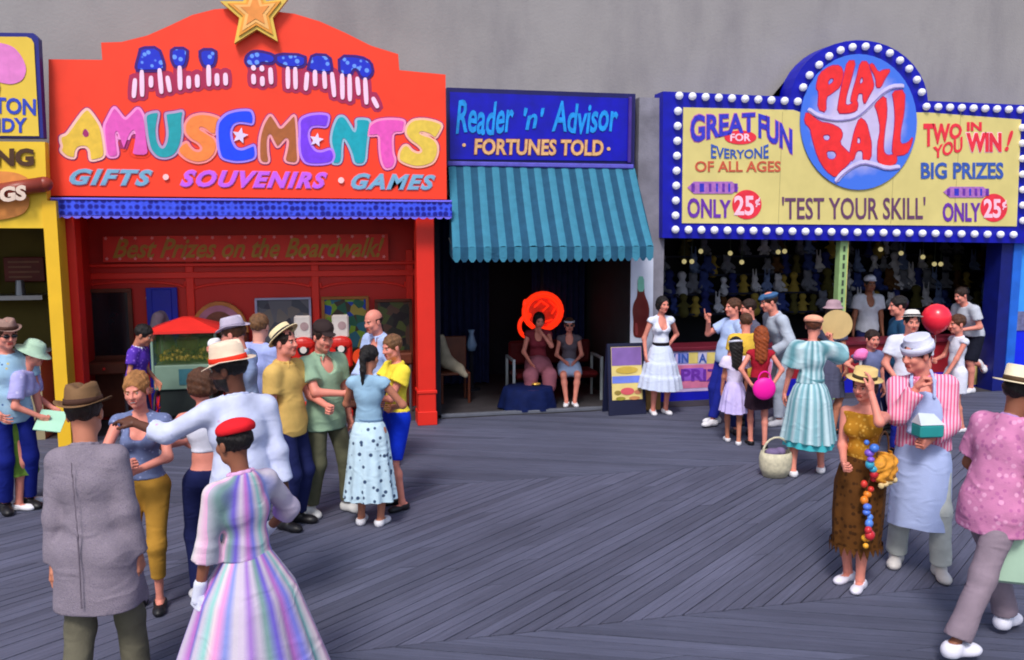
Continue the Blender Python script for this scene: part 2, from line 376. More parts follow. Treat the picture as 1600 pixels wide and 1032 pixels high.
def torso_prims(k,inf=0.,lo=None,bell=0.):
    S=k.S; m=k.sex=='m'; f=k.fat; tf=k.tf; R=k.RM; i=inf
    def e(c,r,w,kk=.05): return E_(tf(c,w),np.array([(r[0]*f+i/S)*S,(r[1]*f+i/S)*S,r[2]*S+i*.6]),kk*S,R(w))
    if m: L=[e((0,0,.95),(.16,.115,.115),0),e((0,.012,1.09),(.147,.108+bell,.14),.5),e((0,.0,1.29),(.168,.118,.165),1)]
    elif k.kid: L=[e((0,0,.95),(.14,.105,.11),0),e((0,.012,1.09),(.118,.095,.14),.5),e((0,.0,1.29),(.13,.1,.16),1)]
    else: L=[e((0,-.005,.95),(.168,.12,.125),0),e((0,.005,1.1),(.117,.09,.13),.5),e((0,-.005,1.3),(.135,.1,.15),1),
        e((-.06,.07,1.285),(.055,.052,.055),1,.03),e((.06,.07,1.285),(.055,.052,.055),1,.03)]
    sw=k.sw-.015
    for s_ in(-1,1): L.append(C_(tf((s_*.02,-.015,1.452)),tf((s_*sw,-.008,1.402)),(.050 if m else .042)*S+i*.8,(.048 if m else .040)*S+i*.8,k=.045*S))
    L.append(C_(tf((0,-.02,1.40)),tf((0,-.012,1.5)),.07*S+i*.5,(.055 if m else .046)*S+min(i,.004),k=.04*S))
    return L
def arm_prims(k,n,inf=0.,frac=2.,flare=0.,kk=.03):
    S=k.S; m=k.sex=='m'; a,e,w=k.sh[n],k.el[n],k.wr[n]; r0,r1,r2=(.052,.04,.028) if m else (.042,.034,.024)
    if k.kid: r0,r1,r2=.04,.034,.027
    L=[]
    if frac<=1:
        d=(e-a)/np.linalg.norm(e-a); q=a+(e-a)*frac; L.append(C_(a,a+(e-a)*min(1,frac+.12),r0*S+inf,r0*S+(r1-r0)*S*frac+inf+flare,kk*S,((q,d),)))
    else:
        fr=frac-1; L.append(C_(a,e,r0*S+inf,r1*S+inf,kk*S)); q=e+(w-e)*fr; d=(w-e)/np.linalg.norm(w-e)
        L.append(C_(e,e+(w-e)*min(1,fr+.1),r1*S+inf,r1*S+(r2-r1)*S*fr+inf+flare,kk*S,((q,d),) if inf else ()))
    return L
def leg_prims(k,n,inf=0.,frac=2.,flare=0.,thigh=None):
    S=k.S; m=k.sex=='m'; a,e,w=k.hip[n],k.kn[n],k.an[n]; r0,r1,rc,r2=(.085,.058,.056,.038) if m else (.087,.054,.05,.033)
    if k.kid: r0,r1,rc,r2=.07,.048,.044,.034
    L=[]
    if frac<=1:
        d=(e-a)/np.linalg.norm(e-a); q=a+(e-a)*frac; return [C_(a,a+(e-a)*min(1,frac+.1),r0*S+inf,r0*S+(r1-r0)*S*frac+inf+flare,.04*S,((q,d),))]
    fr=frac-1; L.append(C_(a,e,r0*S+inf,r1*S+inf,.04*S)); d=(w-e)/np.linalg.norm(w-e)
    if inf==0:
        c=e+(w-e)*.3+np.array([0,-.012*S,0]); L+= [C_(e,c,r1*S*.95,rc*S,.03*S),C_(c,w,rc*S,r2*S,.03*S),C_(w,w-np.array([0,0,.03*S]),r2*S,r2*S,.02*S)]
    else:
        q=e+(w-e)*fr; L.append(C_(e,e+(w-e)*min(1.1,fr+.1),r1*S+inf,(r1+(r2-r1)*fr)*S+inf+flare,.04*S,((q,d),)))
    return L
def frame(z,y):                 # columns x,y,z with z along the given direction, y as near as possible to the given one
    z=np.array(z,float); z/=np.linalg.norm(z); y=np.array(y,float); y=y-z*(y@z); y/=np.linalg.norm(y)+1e-9; x=np.cross(y,z)
    M=np.eye(4); M[:3,0]=x; M[:3,1]=y; M[:3,2]=z; return M
SKIN={}
def skinset(tone,hair):
    t={'fair':(226,160,140),'rosy':(222,140,122),'tan':(190,122,96),'dark':(96,58,44),'brown':(140,88,66)}[tone]
    a=mat('skin_'+tone,t,.5,.06,14,.08,220,spec=.3); b=mat('lips_'+tone,tuple(int(v*f) for v,f in zip(t,(.82,.55,.55))),.4,0)
    c=mat('hair_%d_%d_%d'%hair,hair,.5,.35,30,1.,60,spec=.35,bst=(3,3,.35)); d=mat('eye_white',(170,160,155),.3,0); return [a,b,c,d]
NP=[0]
def person(loc,face,H,sex,pose,label,tone='fair',hair=(60,38,26),style='short',wear=(),near=1,hat=None,fat=.93,group=None,beard=False,shoe=('flat',(235,235,235)),smile=False,z0=0.,hv=(0,-1,0)):
    h=(.0095,.011,.0155,.022)[near]; hh=(.004,.0045,.0065,.009)[near]; hhand=(.0035,.0042,.0055,.007)[near]
    k=skeleton(H,sex,pose,fat); S=k.S; NP[0]+=1; k.h=h; k.hh=hh; k.hair=hair; k.seed=NP[0]*1.7
    cov={getattr(w,'cover','') for w in wear}
    P=torso_prims(k,-.006 if 'torso' in cov or 'arms' in cov else 0)
    def thin(L,f): return [('c',p[1],p[2],p[3]*f,p[4]*f,p[5]*.6,p[6]) for p in L]
    for n in'LR':
        A=arm_prims(k,n); G=leg_prims(k,n)
        if 'arms' in cov: A=thin(A,.9)
        if 'legs' in cov: G=thin(G[:1],.8)+thin(G[1:],.78)
        P+=A+G
    V,Q=sdf(P,h); mi=np.zeros(len(Q),int); VV=[V];QQ=[Q];MM=[mi]; nv=len(V)
    def add(v,q,m):
        nonlocal nv
        VV.append(v);QQ.append(q+nv);MM.append(m);nv+=len(v)
    v,q,m=head_mesh(sex,hh); m=m.copy(); c=v[q].mean(1)
    if beard: m[(c[:,2]<-.045)&(c[:,1]>-.01)&(c[:,2]>-.125)&~((np.abs(c[:,0])<.02)&(c[:,2]>-.075)&(c[:,2]<-.055))]=2
    if smile: m[(np.abs(c[:,0])<.019)&(c[:,2]<-.061)&(c[:,2]>-.069)&(c[:,1]>.08)]=3
    add(xf(v,k.HM),q,m); fm={}
    for s,n in((-1,'L'),(1,'R')):
        v,q=hand_mesh(pose.get('g'+n,'rest'),hhand); v=v*np.array([s*-1 if False else 1,1,1])
        sc=S*(1. if sex=='m' else .9)*(1.05 if k.kid else 1); vv=v*sc
        # thumb (+x) towards the front of a hanging hand; palm (-y) towards the body
        Mh=frame(k.hd[n],pose.get('b'+n,(s,0,0)) ); vv=vv.copy()
        if s>0: vv[:,0]*=-1; q2=q[:,::-1]
        else: q2=q
        thumb=Mh[:3,0]*( -1 if s>0 else 1)
        Mh[:3,3]=k.wr[n]; add(xf(vv,Mh),q2,np.zeros(len(q),int)); fm[n]=Mh
        v,q=_cache.get(('foot',near)) or _cache.setdefault(('foot',near),sdf(foot_prims(),.012 if near<2 else .017))
        a=k.an[n]; M4=Matrix.Translation((a[0],a[1],a[2]-.085*S))@Matrix.Rotation(k.fd[n],4,'Z')@Matrix.Rotation(R_(k.ls[n]),4,'X')@Matrix.Scale(S*(1 if sex=='m' else .9),4)
        add(xf(v,M4),q,np.zeros(len(q),int)); fm['F'+n]=M4
    k.M=fm
    me=qmesh('person',np.concatenate(VV),np.concatenate(QQ),np.concatenate(MM)); body=link('person',me,skinset(tone,hair)); tag(body,label,'person',group)
    x,y=loc; body.location=(x,y,z0); psi=-YAW-(math.pi-R_(face)); body.rotation_euler=(0,0,psi); body.data.name='person'
    if style!='none':
        v,q=hair_mesh(style,hh*1.1); 
        if hat is not None and style not in('none','bald'):
            v=v.copy(); t=np.clip((v[:,2]-.03)/.05,0,1); v[:,:2]*=(1-.12*t)[:,None]; v[:,2]=np.minimum(v[:,2],.088)
        if len(v): link('hair',qmesh('hair',xf(v,k.HM),q),skinset(tone,hair)[2],body)
    if shoe:
        for n in'LR':
            v,q=shoe_mesh(shoe[0],.0095 if near<2 else .013); link('shoe',qmesh('shoe',xf(v,fm['F'+n]),q),mat('shoe_%d_%d_%d'%shoe[1],shoe[1],.45,.05),body)
    for w in wear: w(k,body)
    if hat: hat(k,body)
    body.update_tag(); k.body=body; k.psi=psi
    def world(p): 
        c,s=math.cos(psi),math.sin(psi); return (x+c*p[0]-s*p[1],y+s*p[0]+c*p[1],p[2]+z0)
    k.world=world; return k
# ---- clothes
def top(m,hem=.86,sl=.55,inf=.014,sinf=.018,flare=.012,name='shirt',neck=0.,fold=.004,collar=None,bell=0.,hemflare=0.,strap=False,lo=.0,high=None):
    def f(k,body):
        S=k.S; inf_=inf+(.005 if k.h>.012 else 0); sinf_=sinf+(.004 if k.h>.012 else 0); P=torso_prims(k,inf_,bell=bell)
        if hem<.96: P.append(E_(k.P+np.array([0,.0,(hem-.94+.02)*S]),np.array([(.170 if k.sex=='m' else .172)*k.fat+inf+hemflare+(.026 if hem<.75 else 0),.118*k.fat+inf+hemflare,.26+.5*(.9-hem)])*S,.07*S))
        if isinstance(sl,tuple) or sl>0:
            for n in'LR': P+=arm_prims(k,n,sinf_,(sl if not isinstance(sl,tuple) else sl['LR'.index(n)]),flare,kk=.04)
        if hem<.75:
            for n in'LR': P+=leg_prims(k,n,inf+.016,.78,.02)
        zh=hem*S+(k.P[2]-.94*S)
        if hem>.96: 
            hp=k.tf((0,0,hem),.5); hn=k.RM(.5)@np.array([0,0,1])
        nbp=k.tf((0,.02,1.475)); up=k.RM(1)@np.array([0,.25,1.]); up/=np.linalg.norm(up)
        fo=folds(fold,24,k.seed)
        def post(D,X,Y,Z):
            D=fo(D,X,Y,Z)
            if hem>.96: D=np.maximum(D,-((X-hp[0])*hn[0]+(Y-hp[1])*hn[1]+(Z-hp[2])*hn[2]))
            else:
                # only the trunk is cut at the hem
                D=np.where((np.abs(X-k.P[0])<.3*S)&(Z<zh+.05),np.maximum(D,np.where(np.hypot(X-k.P[0],(Y-k.P[1])*1.15)<.235*S*max(1,k.fat),zh-Z,-1)),D)
            D=np.where(np.hypot(X-nbp[0],Y-nbp[1]+.02)<.085*S,np.maximum(D,(X-nbp[0])*up[0]+(Y-nbp[1])*up[1]+(Z-nbp[2])*up[2]),D)
            if neck:
                c=k.tf((0,.12,1.47-.2*neck)); D=np.maximum(D,-(np.sqrt(((X-c[0])/(.07))**2+((Y-c[1])/.12)**2+((Z-c[2])/(.06+.25*neck))**2)-1)*.05)
            if high: 
                c=k.tf((0,0,high)); D=np.maximum(D,(X-c[0])*0+(Z-c[2]))
            return D
        V,Q=sdf(P,k.h,post); o=link(name,qmesh(name,V,Q),m,body)
        if collar:
            c=k.tf((0,-.008,1.492)); Pc=[]; RR=k.RM(1)
            for j in range(9):
                a0=math.pi*2*(j/9); a1=math.pi*2*((j+1)/9)
                if math.sin((a0+a1)/2)>.97: continue
                g=lambda a:c+RR@(np.array([.062*math.cos(a),.058*math.sin(a),-.012*math.sin(a)-.006])*S)
                Pc.append(C_(g(a0),g(a1),.013*S,k=.008))
            for s in(-1,1): Pc.append(C_(c+RR@(np.array([s*.02,.06,-.012])*S),c+RR@(np.array([s*.055,.088,-.055])*S),.011*S,.006*S,k=.01))
            V,Q=sdf(Pc,min(k.h,.0075)); link('collar',qmesh('collar',V,Q),collar,o)
        return o
    f.cover='arms' if isinstance(sl,tuple) or sl>1.5 else ('torso' if hem<1.1 else '')
    return f
def pants(m,ln=1.93,inf=.014,flare=.012,name='trousers',topz=1.04,fold=.004,belt=None):
    def f(k,body):
        S=k.S; P=[p for p in torso_prims(k,.006)[:2]]
        for n in'LR': P+=leg_prims(k,n,inf,ln,flare)
        zt=(topz-.94)*S+k.P[2]; fo=folds(fold,20,k.seed+2)
        V,Q=sdf(P,k.h,lambda D,X,Y,Z:np.maximum(fo(D,X,Y,Z),Z-zt)); o=link(name,qmesh(name,V,Q),m,body)
        return o
    f.cover='legs' if ln>1.5 else ''
    return f
def skirt(m,rings,n=72,pl=14,amp=.08,name='skirt',th=(0,2*math.pi),sw=0.,seed=0,tw=.0):
    # rings: (z, rx, ry, dy) in body units from waist to hem
    def f(k,body):
        S=k.S; V=[];UV=[];nr=len(rings); zs=np.array([r[0] for r in rings]); sub=5; ts=np.linspace(0,nr-1,(nr-1)*sub+1); closed=abs(th[1]-th[0]-2*math.pi)<1e-6
        na=n+1; ii=np.arange(nr); dz=k.P[2]-.94*S; kf=k.fat
        fn=[np.interp(ts,ii,[r[j] for r in rings]) for j in range(4)]
        ph=k.seed+seed
        for z,rx,ry,dy in zip(*fn):
            d=(fn[0][0]-z)/(fn[0][0]-fn[0][-1]+1e-9)
            for j in range(na):
                a=th[0]+(th[1]-th[0])*j/n; w=1+amp*d**.8*(math.cos(pl*a+ph+.6*math.sin(3*a+ph))+.35*math.cos(pl*.5*a*1. if False else int(pl*.6)*a+2*ph))
                V.append((k.P[0]+rx*S*kf*w*math.cos(a+tw*d),k.P[1]*(1)+(dy+ry*kf*w*math.sin(a+tw*d))*S+0,z*S+dz+.012*d*S*math.sin(2*a+ph)))
                UV.append((j/n,d))
        V=np.array(V); nr2=len(ts); Q=[]
        for r in range(nr2-1):
            for j in range(n):
                a=r*na+j; Q.append((a+na,a+na+1,a+1,a))
        Q=np.array(Q); UV=np.array(UV)[Q].reshape(-1,2); me=qmesh(name,V,Q,uv=UV); o=link(name,me,m,body); return o
    return f
def belt(m,z=1.06,rx=.125,ry=.1,w=.02):
    def f(k,body):
        S=k.S; c=k.tf((0,.005,z),.5); RR=k.RM(.5); V,Q=lathe([(.96,-w),(1.02,-w),(1.03,0),(1.02,w),(.96,w)],36)
        V=V*np.array([rx*S*k.fat,ry*S*k.fat,S]); V=(V@RR.T)+c; link('belt',qmesh('belt',V,Q),m,body)
    return f
# ---- hats in head space
def hatM(k,tilt=(0,0,0),up=.06,sc=1.): return k.HM@Matrix.Translation((0,-.01,up))@Matrix.Rotation(R_(tilt[2]),4,'Z')@Matrix.Rotation(R_(tilt[0]),4,'X')@Matrix.Rotation(R_(tilt[1]),4,'Y')@Matrix.Scale(sc,4)
def brimhat(m,band,brim=.15,crown=.1,cr=.092,kind='boater',tilt=(0,0,0),up=.055,sc=1.,droop=0.,curl=.0,name='hat'):
    def f(k,body):
        M=np.array(hatM(k,tilt,up,sc)); c=crown
        if kind=='boater': pr=[(brim,0),(brim,.006),(cr+.006,.006),(cr,c),(cr-.01,c+.006),(.001,c+.007)]
        elif kind=='dome': pr=[(brim,-droop),(brim-.004,.004-droop),(cr+.008,.005),(cr+.002,c*.5),(cr*.85,c*.85),(cr*.5,c),(.001,c+.004)]
        else: pr=[(brim,0),(brim,.004),((brim+cr)/2,.001),(cr+.004,.004),(cr,c*.4),(cr*.93,c*.8),(cr*.84,c),(cr*.6,c*1.03),(.001,c*.9)]
        V,Q=lathe(pr,40,.9,1.08)
        if kind=='fedora':
            r=np.hypot(V[:,0]/.9,V[:,1]/1.08); z=V[:,2]
            onb=r>cr+.01; V[onb,2]+=curl*(np.abs(V[onb,0])/brim)**2*1.6-droop*np.clip(V[onb,1]/brim,0,1)
            tp=z>c*.6; V[tp,2]-=.022*np.exp(-(V[tp,0]/.022)**2)*np.clip((r[tp]<cr*.9),0,1); V[tp,2]-=.02*np.clip(-V[tp,1]/cr,0,1)*0
            fr=(z>c*.55)&(V[:,1]>0); V[fr,0]*=1-.22*np.clip(V[fr,1]/cr,0,1)
        o=link(name,qmesh(name,xf(V,M),Q),m,body)
        if band is not None:
            b=.035 if kind!='dome' else .028; V,Q=lathe([(cr+.0,.006),(cr+.009,.007),(cr+.006,b),(cr-.004,b+.001)],40,.9,1.08); link('band',qmesh('band',xf(V,M),Q),band,o)
        return o
    return f
def cap(m,kind='flat',tilt=(0,0,0),up=.06,brimm=None,sc=1.):
    def f(k,body):
        M=np.array(hatM(k,tilt,up,sc)); post=None
        if kind=='flat': P=[E_((0,-.005,.02),(.098,.118,.03),k=.02),E_((0,-.01,.0),(.088,.1,.03),k=.02),C_((-.04,.1,.0),(.04,.1,.0),.014,k=.02),C_((-.03,.118,-.006),(.03,.118,-.006),.009,k=.02)]
        elif kind=='sailor': P=[C_((0,-.012,-.01),(0,-.012,.045),.104,.088,k=.02)]
        elif kind=='visorcap': P=[E_((0,-.005,.02),(.09,.104,.075),k=.02),E_((0,.115,.005),(.06,.06,.009),k=.01)]
        elif kind=='beret': P=[E_((0,-.02,.012),(.098,.11,.055),k=.02)]
        elif kind=='scarf': P=[E_((0,-.012,-.005),(.096,.112,.085),k=.02),C_((0,-.1,-.03),(0,-.11,-.06),.03,.012,k=.02)]
        def post(D,X,Y,Z):
            low={'flat':-.02,'sailor':-.04,'visorcap':-.012,'beret':-.012,'scarf':-.05}[kind]; D=np.maximum(D,low-Z)
            if kind=='scarf': D=np.maximum(D,-(np.sqrt((X/.07)**2+((Y-.1)/.09)**2+((Z+.07)/.09)**2)-1)*.06)
            if kind=='sailor': D=np.maximum(D,Z-.062-.0*X)
            return D
        V,Q=sdf(P,.006 if k.h<.014 else .009,post); o=link('hat',qmesh('hat',xf(V,M),Q),m,body)
        if kind=='sailor':
            V,Q=lathe([(.102,-.04),(.108,-.04),(.111,.012),(.104,.014)],32,.98,1.04); link('brim',qmesh('brim',xf(V,M),Q),brimm or m,o)
        return o
    return f
# ------------------------------------------------------------------ ground: earth sheet, boardwalk frame, planks
def woodfn(ang,isl=False):
    def fn(n,l,tc,base):
        g=n.new('ShaderNodeNewGeometry'); oi=n.new('ShaderNodeObjectInfo')
        mp=n.new('ShaderNodeMapping'); mp.vector_type='POINT'; mp.inputs['Rotation'].default_value=(0,0,-ang)
        l.new(g.outputs['Position'],mp.inputs['Vector'])
        m2=n.new('ShaderNodeMapping'); m2.inputs['Scale'].default_value=(1.1,26,1); l.new(mp.outputs[0],m2.inputs['Vector'])
        rnd=mth(n,l,'FRACT',mth(n,l,'ADD',oi.outputs['Random'],g.outputs['Random Per Island']))
        no=n.new('ShaderNodeTexNoise'); no.inputs['Scale'].default_value=2.2; no.inputs['Detail'].default_value=6; no.inputs['Roughness'].default_value=.7
        l.new(m2.outputs[0],no.inputs['Vector'])
        bg_=n.new('ShaderNodeTexNoise'); bg_.inputs['Scale'].default_value=.55; bg_.inputs['Detail'].default_value=4; l.new(g.outputs['Position'],bg_.inputs['Vector'])
        a=mth(n,l,'MULTIPLY',rnd,.30); a=mth(n,l,'ADD',a,.68)
        b=mth(n,l,'ADD',mth(n,l,'MULTIPLY',no.outputs[0],1.3),.35)
        c=mth(n,l,'ADD',mth(n,l,'MULTIPLY',bg_.outputs[0],.7),.65)
        v=mth(n,l,'MULTIPLY',mth(n,l,'MULTIPLY',a,b),c)
        x=n.new('ShaderNodeMix'); x.data_type='RGBA'; x.blend_type='MULTIPLY'; x.inputs[0].default_value=1; l.new(base,x.inputs[6]); l.new(v,x.inputs[7])
        return x.outputs[2]
    return fn
TH1=R_(-21.6); TH2=R_(37.)
PW1=mat('plank_weathered',(90,93,114),.75,0,fn=woodfn(TH1),bump=.35,bscale=60,spec=.3); PW2=mat('plank_weathered_b',(93,95,116),.75,0,fn=woodfn(TH2),bump=.35,bscale=60,spec=.3)
m=MB(); m.box(-700,700,-300,1200,-.7,-.6); tag(m.build('ground',mat('ground_sand',(120,112,100),.9)),kind='structure')
m=MB(); m.box(-14,22,-9,10.995,-.16,-.05); deck=m.build('boardwalk',mat('deck_dark_joists',(60,58,64),.9)); tag(deck,kind='structure')  # joist sheet under the planks, one dark colour
# wide boardwalk deck beyond the planks that are built one by one
pl=[]
def strips(Y0,Y1,ang,pm,pitch=.088,x0=-9.,x1=15.5,gap=.0065):
    dx=math.cos(ang)/math.sin(ang); w=pitch/abs(math.sin(ang)); L=(Y1-Y0)
    off=dx*L; xs=x0-abs(off)
    rr=random.Random(int(Y0*10)+3)
    while xs<x1+abs(off):
        cuts=[0.]; t=rr.uniform(.15,.75) if L/abs(math.sin(ang))>3.7 else 1.
        while t<.9: cuts.append(t); t+=rr.uniform(.35,.6)
        cuts.append(1.)
        for a,b in zip(cuts[:-1],cuts[1:]):
            ya=Y0+L*a+(.003 if a else .006); yb=Y0+L*b-(.003 if b<1 else .006)
            g=gap/abs(math.sin(ang))*rr.uniform(.6,1.5); xa=xs+dx*(ya-Y0); xb=xs+dx*(yb-Y0)
            q=[(xa,ya),(xa+w-g,ya),(xb+w-g,yb),(xb,yb)]
            cx=sum(p[0] for p in q)/4; cy=(ya+yb)/2
            if max(xa,xb)+w<x0 or min(xa,xb)>x1: continue
            pl.append((q,rr.uniform(-.0025,.0025),pm))
        xs+=w
strips(8.1,10.985,TH1,PW1); strips(4.92,8.1,TH2,PW2); strips(1.74,4.92,TH1,PW1,x0=-7,x1=9); strips(-1.44,1.74,TH2,PW2,x0=-5,x1=6)
def pverts(q,dz):
    v=[(x,y,dz) for x,y in q]+[(x,y,dz-.04) for x,y in q]; return v
PF=[(0,1,2,3),(0,4,5,1),(1,5,6,2),(2,6,7,3),(3,7,4,0)]
def seen_px(q):
    mx=0
    for p in q+[((q[0][0]+q[2][0])/2,(q[0][1]+q[2][1])/2)]:
        x,y,z=proj((p[0],p[1],0)) 
        if z>.5 and -40<x<1640 and y<1070: mx=max(mx,1/z)
    return mx
pl2=sorted(pl,key=lambda p:-seen_px(p[0])); nsolo=298
for q,dz,pm in pl2[:nsolo]:
    c=(sum(p[0] for p in q)/4,sum(p[1] for p in q)/4); me=bpy.data.meshes.new('plank'); me.from_pydata([(x-c[0],y-c[1],z) for x,y,z in pverts(q,dz)],[],PF); o=link('plank',me,pm,deck); o.location=(c[0],c[1],0)
V=[];Fc=[];mi=[]
for q,dz,pm in pl2[nsolo:]:
    b=len(V); V+=pverts(q,dz); Fc+=[tuple(i+b for i in f) for f in PF]; mi+=[0 if pm is PW1 else 1]*5
me=bpy.data.meshes.new('planks'); me.from_pydata(V,[],Fc); me.materials.append(PW1); me.materials.append(PW2); me.polygons.foreach_set('material_index',mi); o=bpy.data.objects.new('planking',me); COL.objects.link(o); o.parent=deck; tag(o,kind='stuff')
# ------------------------------------------------------------------ the long building wall
def stainfn(n,l,tc,base):
    g=n.new('ShaderNodeNewGeometry'); mp=n.new('ShaderNodeMapping'); mp.inputs['Scale'].default_value=(1,1,.35); l.new(g.outputs['Position'],mp.inputs['Vector'])
    no=n.new('ShaderNodeTexNoise'); no.inputs['Scale'].default_value=1.1; no.inputs['Detail'].default_value=7; no.inputs['Roughness'].default_value=.62; l.new(mp.outputs[0],no.inputs['Vector'])
    cr=n.new('ShaderNodeMapRange'); cr.inputs[1].default_value=.52; cr.inputs[2].default_value=.78; l.new(no.outputs[0],cr.inputs[0])
    return mixn(n,l,mth(n,l,'MULTIPLY',cr.outputs[0],.5),base,(112,108,116))
WALL=mat('wall_grey_render',(154,150,151),.9,.07,1.1,bump=.35,bscale=32,fn=stainfn); PIER=mat('pier_grimy_render',(132,130,142),.9,.25,3.5,bump=.4,bscale=30,fn=stainfn)
Yw=11.3
m=MB(); m.box(-12,4.25,Yw,Yw+.3,3.0,9); m.box(4.25,20,Yw,Yw+.3,2.9,9); bw=m.build('building_wall',WALL); tag(bw,kind='structure')
m=MB(); m.box(4.255,4.66,10.995,Yw-.002,0,4.32); m.box(4.255,4.66,Yw-.002,14.5,0,2.899); tag(m.build('pier_wall',PIER),kind='structure')
m=MB(); m.box(-12,20,Yw+.3,16.5,4.6,4.8); m.box(-12,20,16.4,16.6,-.1,4.59); m.box(-12.1,-12,Yw,16.5,-.1,8); m.box(20,20.1,Yw,16.5,-.1,8); tag(m.build('back_wall',mat('back_room_dark',(30,28,34),.9)),kind='structure')
m=MB(); m.box(-12,20,10.99,16.4,-.1,.004); tag(m.build('floor',mat('shop_floor_dark',(58,54,58),.8,.3,3)),kind='structure')
# ------------------------------------------------------------------ left shop
YL=mat('yellow_sign_paint',(236,200,70),.5,.05,3); NAVY=mat('navy_paint',(30,34,130),.45,.1,4)
Y=10.3
s=empty('candy_sign',(-3.6,Y,2.9),'yellow cotton candy sign with a rounded navy border, top left corner','sign')
def plocal(o,par): 
    o.parent=par; o.matrix_parent_inverse=Matrix.Translation(par.location).inverted() if par.type=='EMPTY' and par.rotation_euler.z==0 else par.matrix_basis.inverted(); return o
m=MB(); m.prism([fac(a,b,Y+.02) for a,b in [(-260,48),(52,52),(60,60),(68,216),(-260,214)]],Y+.02,.12); plocal(m.build('frame',NAVY),s)
plocal(pshape('board',[[(-250,56),(42,58),(49,61),(53,68),(61,213),(-250,210)]],Y+.008,YL,smooth=0),s)
plocal(pshape('candy_floss_picture',[[(-45,90),(-30,70),(-5,66),(20,72),(34,88),(42,108),(36,126),(18,133),(-6,128),(-30,120)]],Y,mat('floss_pink',(232,132,205),.6,.12,9),smooth=2),s)
plocal(pshape('cone_picture',[[(-14,128),(2,130),(-3,160),(-8,160)]],Y-.0,mat('cone_tan',(190,150,90))),s)
bl=mat('sign_blue_lettering',(44,70,190),.5,.15,12)
plocal(text('lettering','COTTON',(-75,148,56,174,155,181),Y,bl,bold=.03),s); plocal(text('lettering','CANDY',(-60,186,42,206,184,208),Y,bl,bold=.03),s)
s=empty('hot_dog_sign',(-3.6,Y,2.7),'yellow hot dog sign with brown letters under the candy sign','sign')
m=MB(); m.prism([fac(a,b,Y+.02) for a,b in [(-260,219),(70,222),(75,357),(-260,356)]],Y+.02,.14); plocal(m.build('board',mat('yellow_board_paint',(238,196,48),.5,.06,3)),s)
br=mat('sign_brown_lettering',(74,44,20),.5)
plocal(text('lettering','NG',(-8,232,53,260),Y,br,bold=.05),s)
plocal(pshape('bun_picture',[[(-120,275),(-40,268),(20,268),(44,278),(50,290),(30,300),(-120,305)]],Y,mat('bun_tan',(222,140,66),.5,.15,8),smooth=2),s)
plocal(pshape('bun_picture',[[(-120,322),(20,306),(46,305),(46,322),(36,336),(0,345),(-120,350)]],Y,mat('bun_tan',(222,140,66)),smooth=2),s)
a=fac(-120,312,Y-.02); b=fac(70,288,Y-.06); m=MB(); m.tube([(a[0],Y-.03,a[1]),((a[0]+b[0])/2,Y-.04,(a[1]+b[1])/2-.02),(b[0],Y-.06,b[1])],.083,14); saus=m.build('sausage',mat('sausage_red_brown',(142,56,40),.4,.12,6),smooth=True); plocal(saus,s)
plocal(text('lettering','DOGS',(-55,297,41,322,289,313),Y-.135,mat('lettering_pale',(232,208,190)),bold=.05),s)
m=MB(); x0=fac(75,400,10.32)[0]; m.box(x0-.02,x0+.12,10.3,10.6,0,2.86); tag(m.build('yellow_post',mat('yellow_post_paint',(240,190,40),.45,.06,3)),'narrow yellow post at the corner of the hot dog shop','post')
sh=empty('snack_shop',(-5,11,0),'dark open snack shop under the yellow signs','shop front')
m=MB(); m.box(-9,x0+.1,13,13.1,0,3); m.box(-9.1,-9,10.7,13.1,0,3); plocal(m.build('rear_wall',mat('shop_olive',(84,74,22),.8,.2,2)),sh)
m=MB(); m.box(-9,x0+.1,10.7,13,2.88,2.96); plocal(m.build('ceiling_panel',mat('shop_olive',(84,74,22))),sh)
m=MB(); m.box(-9,x0-.35,10.95,11.5,.0,1.0); plocal(m.build('counter',mat('counter_cream',(150,140,110),.5,.1,3)),sh); m=MB(); m.box(-9,x0-.3,10.9,11.55,1.0,1.05); plocal(m.build('counter_top',mat('steel_top',(150,152,160),.3,.1,4,metal=.6)),sh)
for (a,b,c,d) in ((6,402,72,440),(-90,400,-8,440)):
    xa,za=fac(a,b,12.9); xb,zb=fac(c,d,12.9); m=MB(); m.box(xa,xb,12.86,12.9,zb,za,.01); o=plocal(m.build('menu_board',mat('menu_maroon',(96,28,26),.6,.2,8)),sh)
    for j in range(4):
        z=za-(za-zb)*(.2+.2*j); m=MB(); m.box(xa+.06,xb-.06-.1*(j%2),12.852,12.858,z-.012,z+.012); plocal(m.build('menu_line',mat('menu_line_tan',(130,90,70))),sh)
xa,za=fac(0,462,12.6); m=MB(); m.box(xa-1.5,xa+.55,12.5,12.9,za-.06,za); plocal(m.build('shelf',mat('steel_top',(150,152,160))),sh)
for j in range(5): m=MB(); m.cyl((xa-1.2+j*.36,12.65,za),(xa-1.2+j*.36,12.65,za+.2),.07,.05); plocal(m.build('canister',mat('canister_grey',(130,134,146),.35,.1,5,metal=.5)),sh)
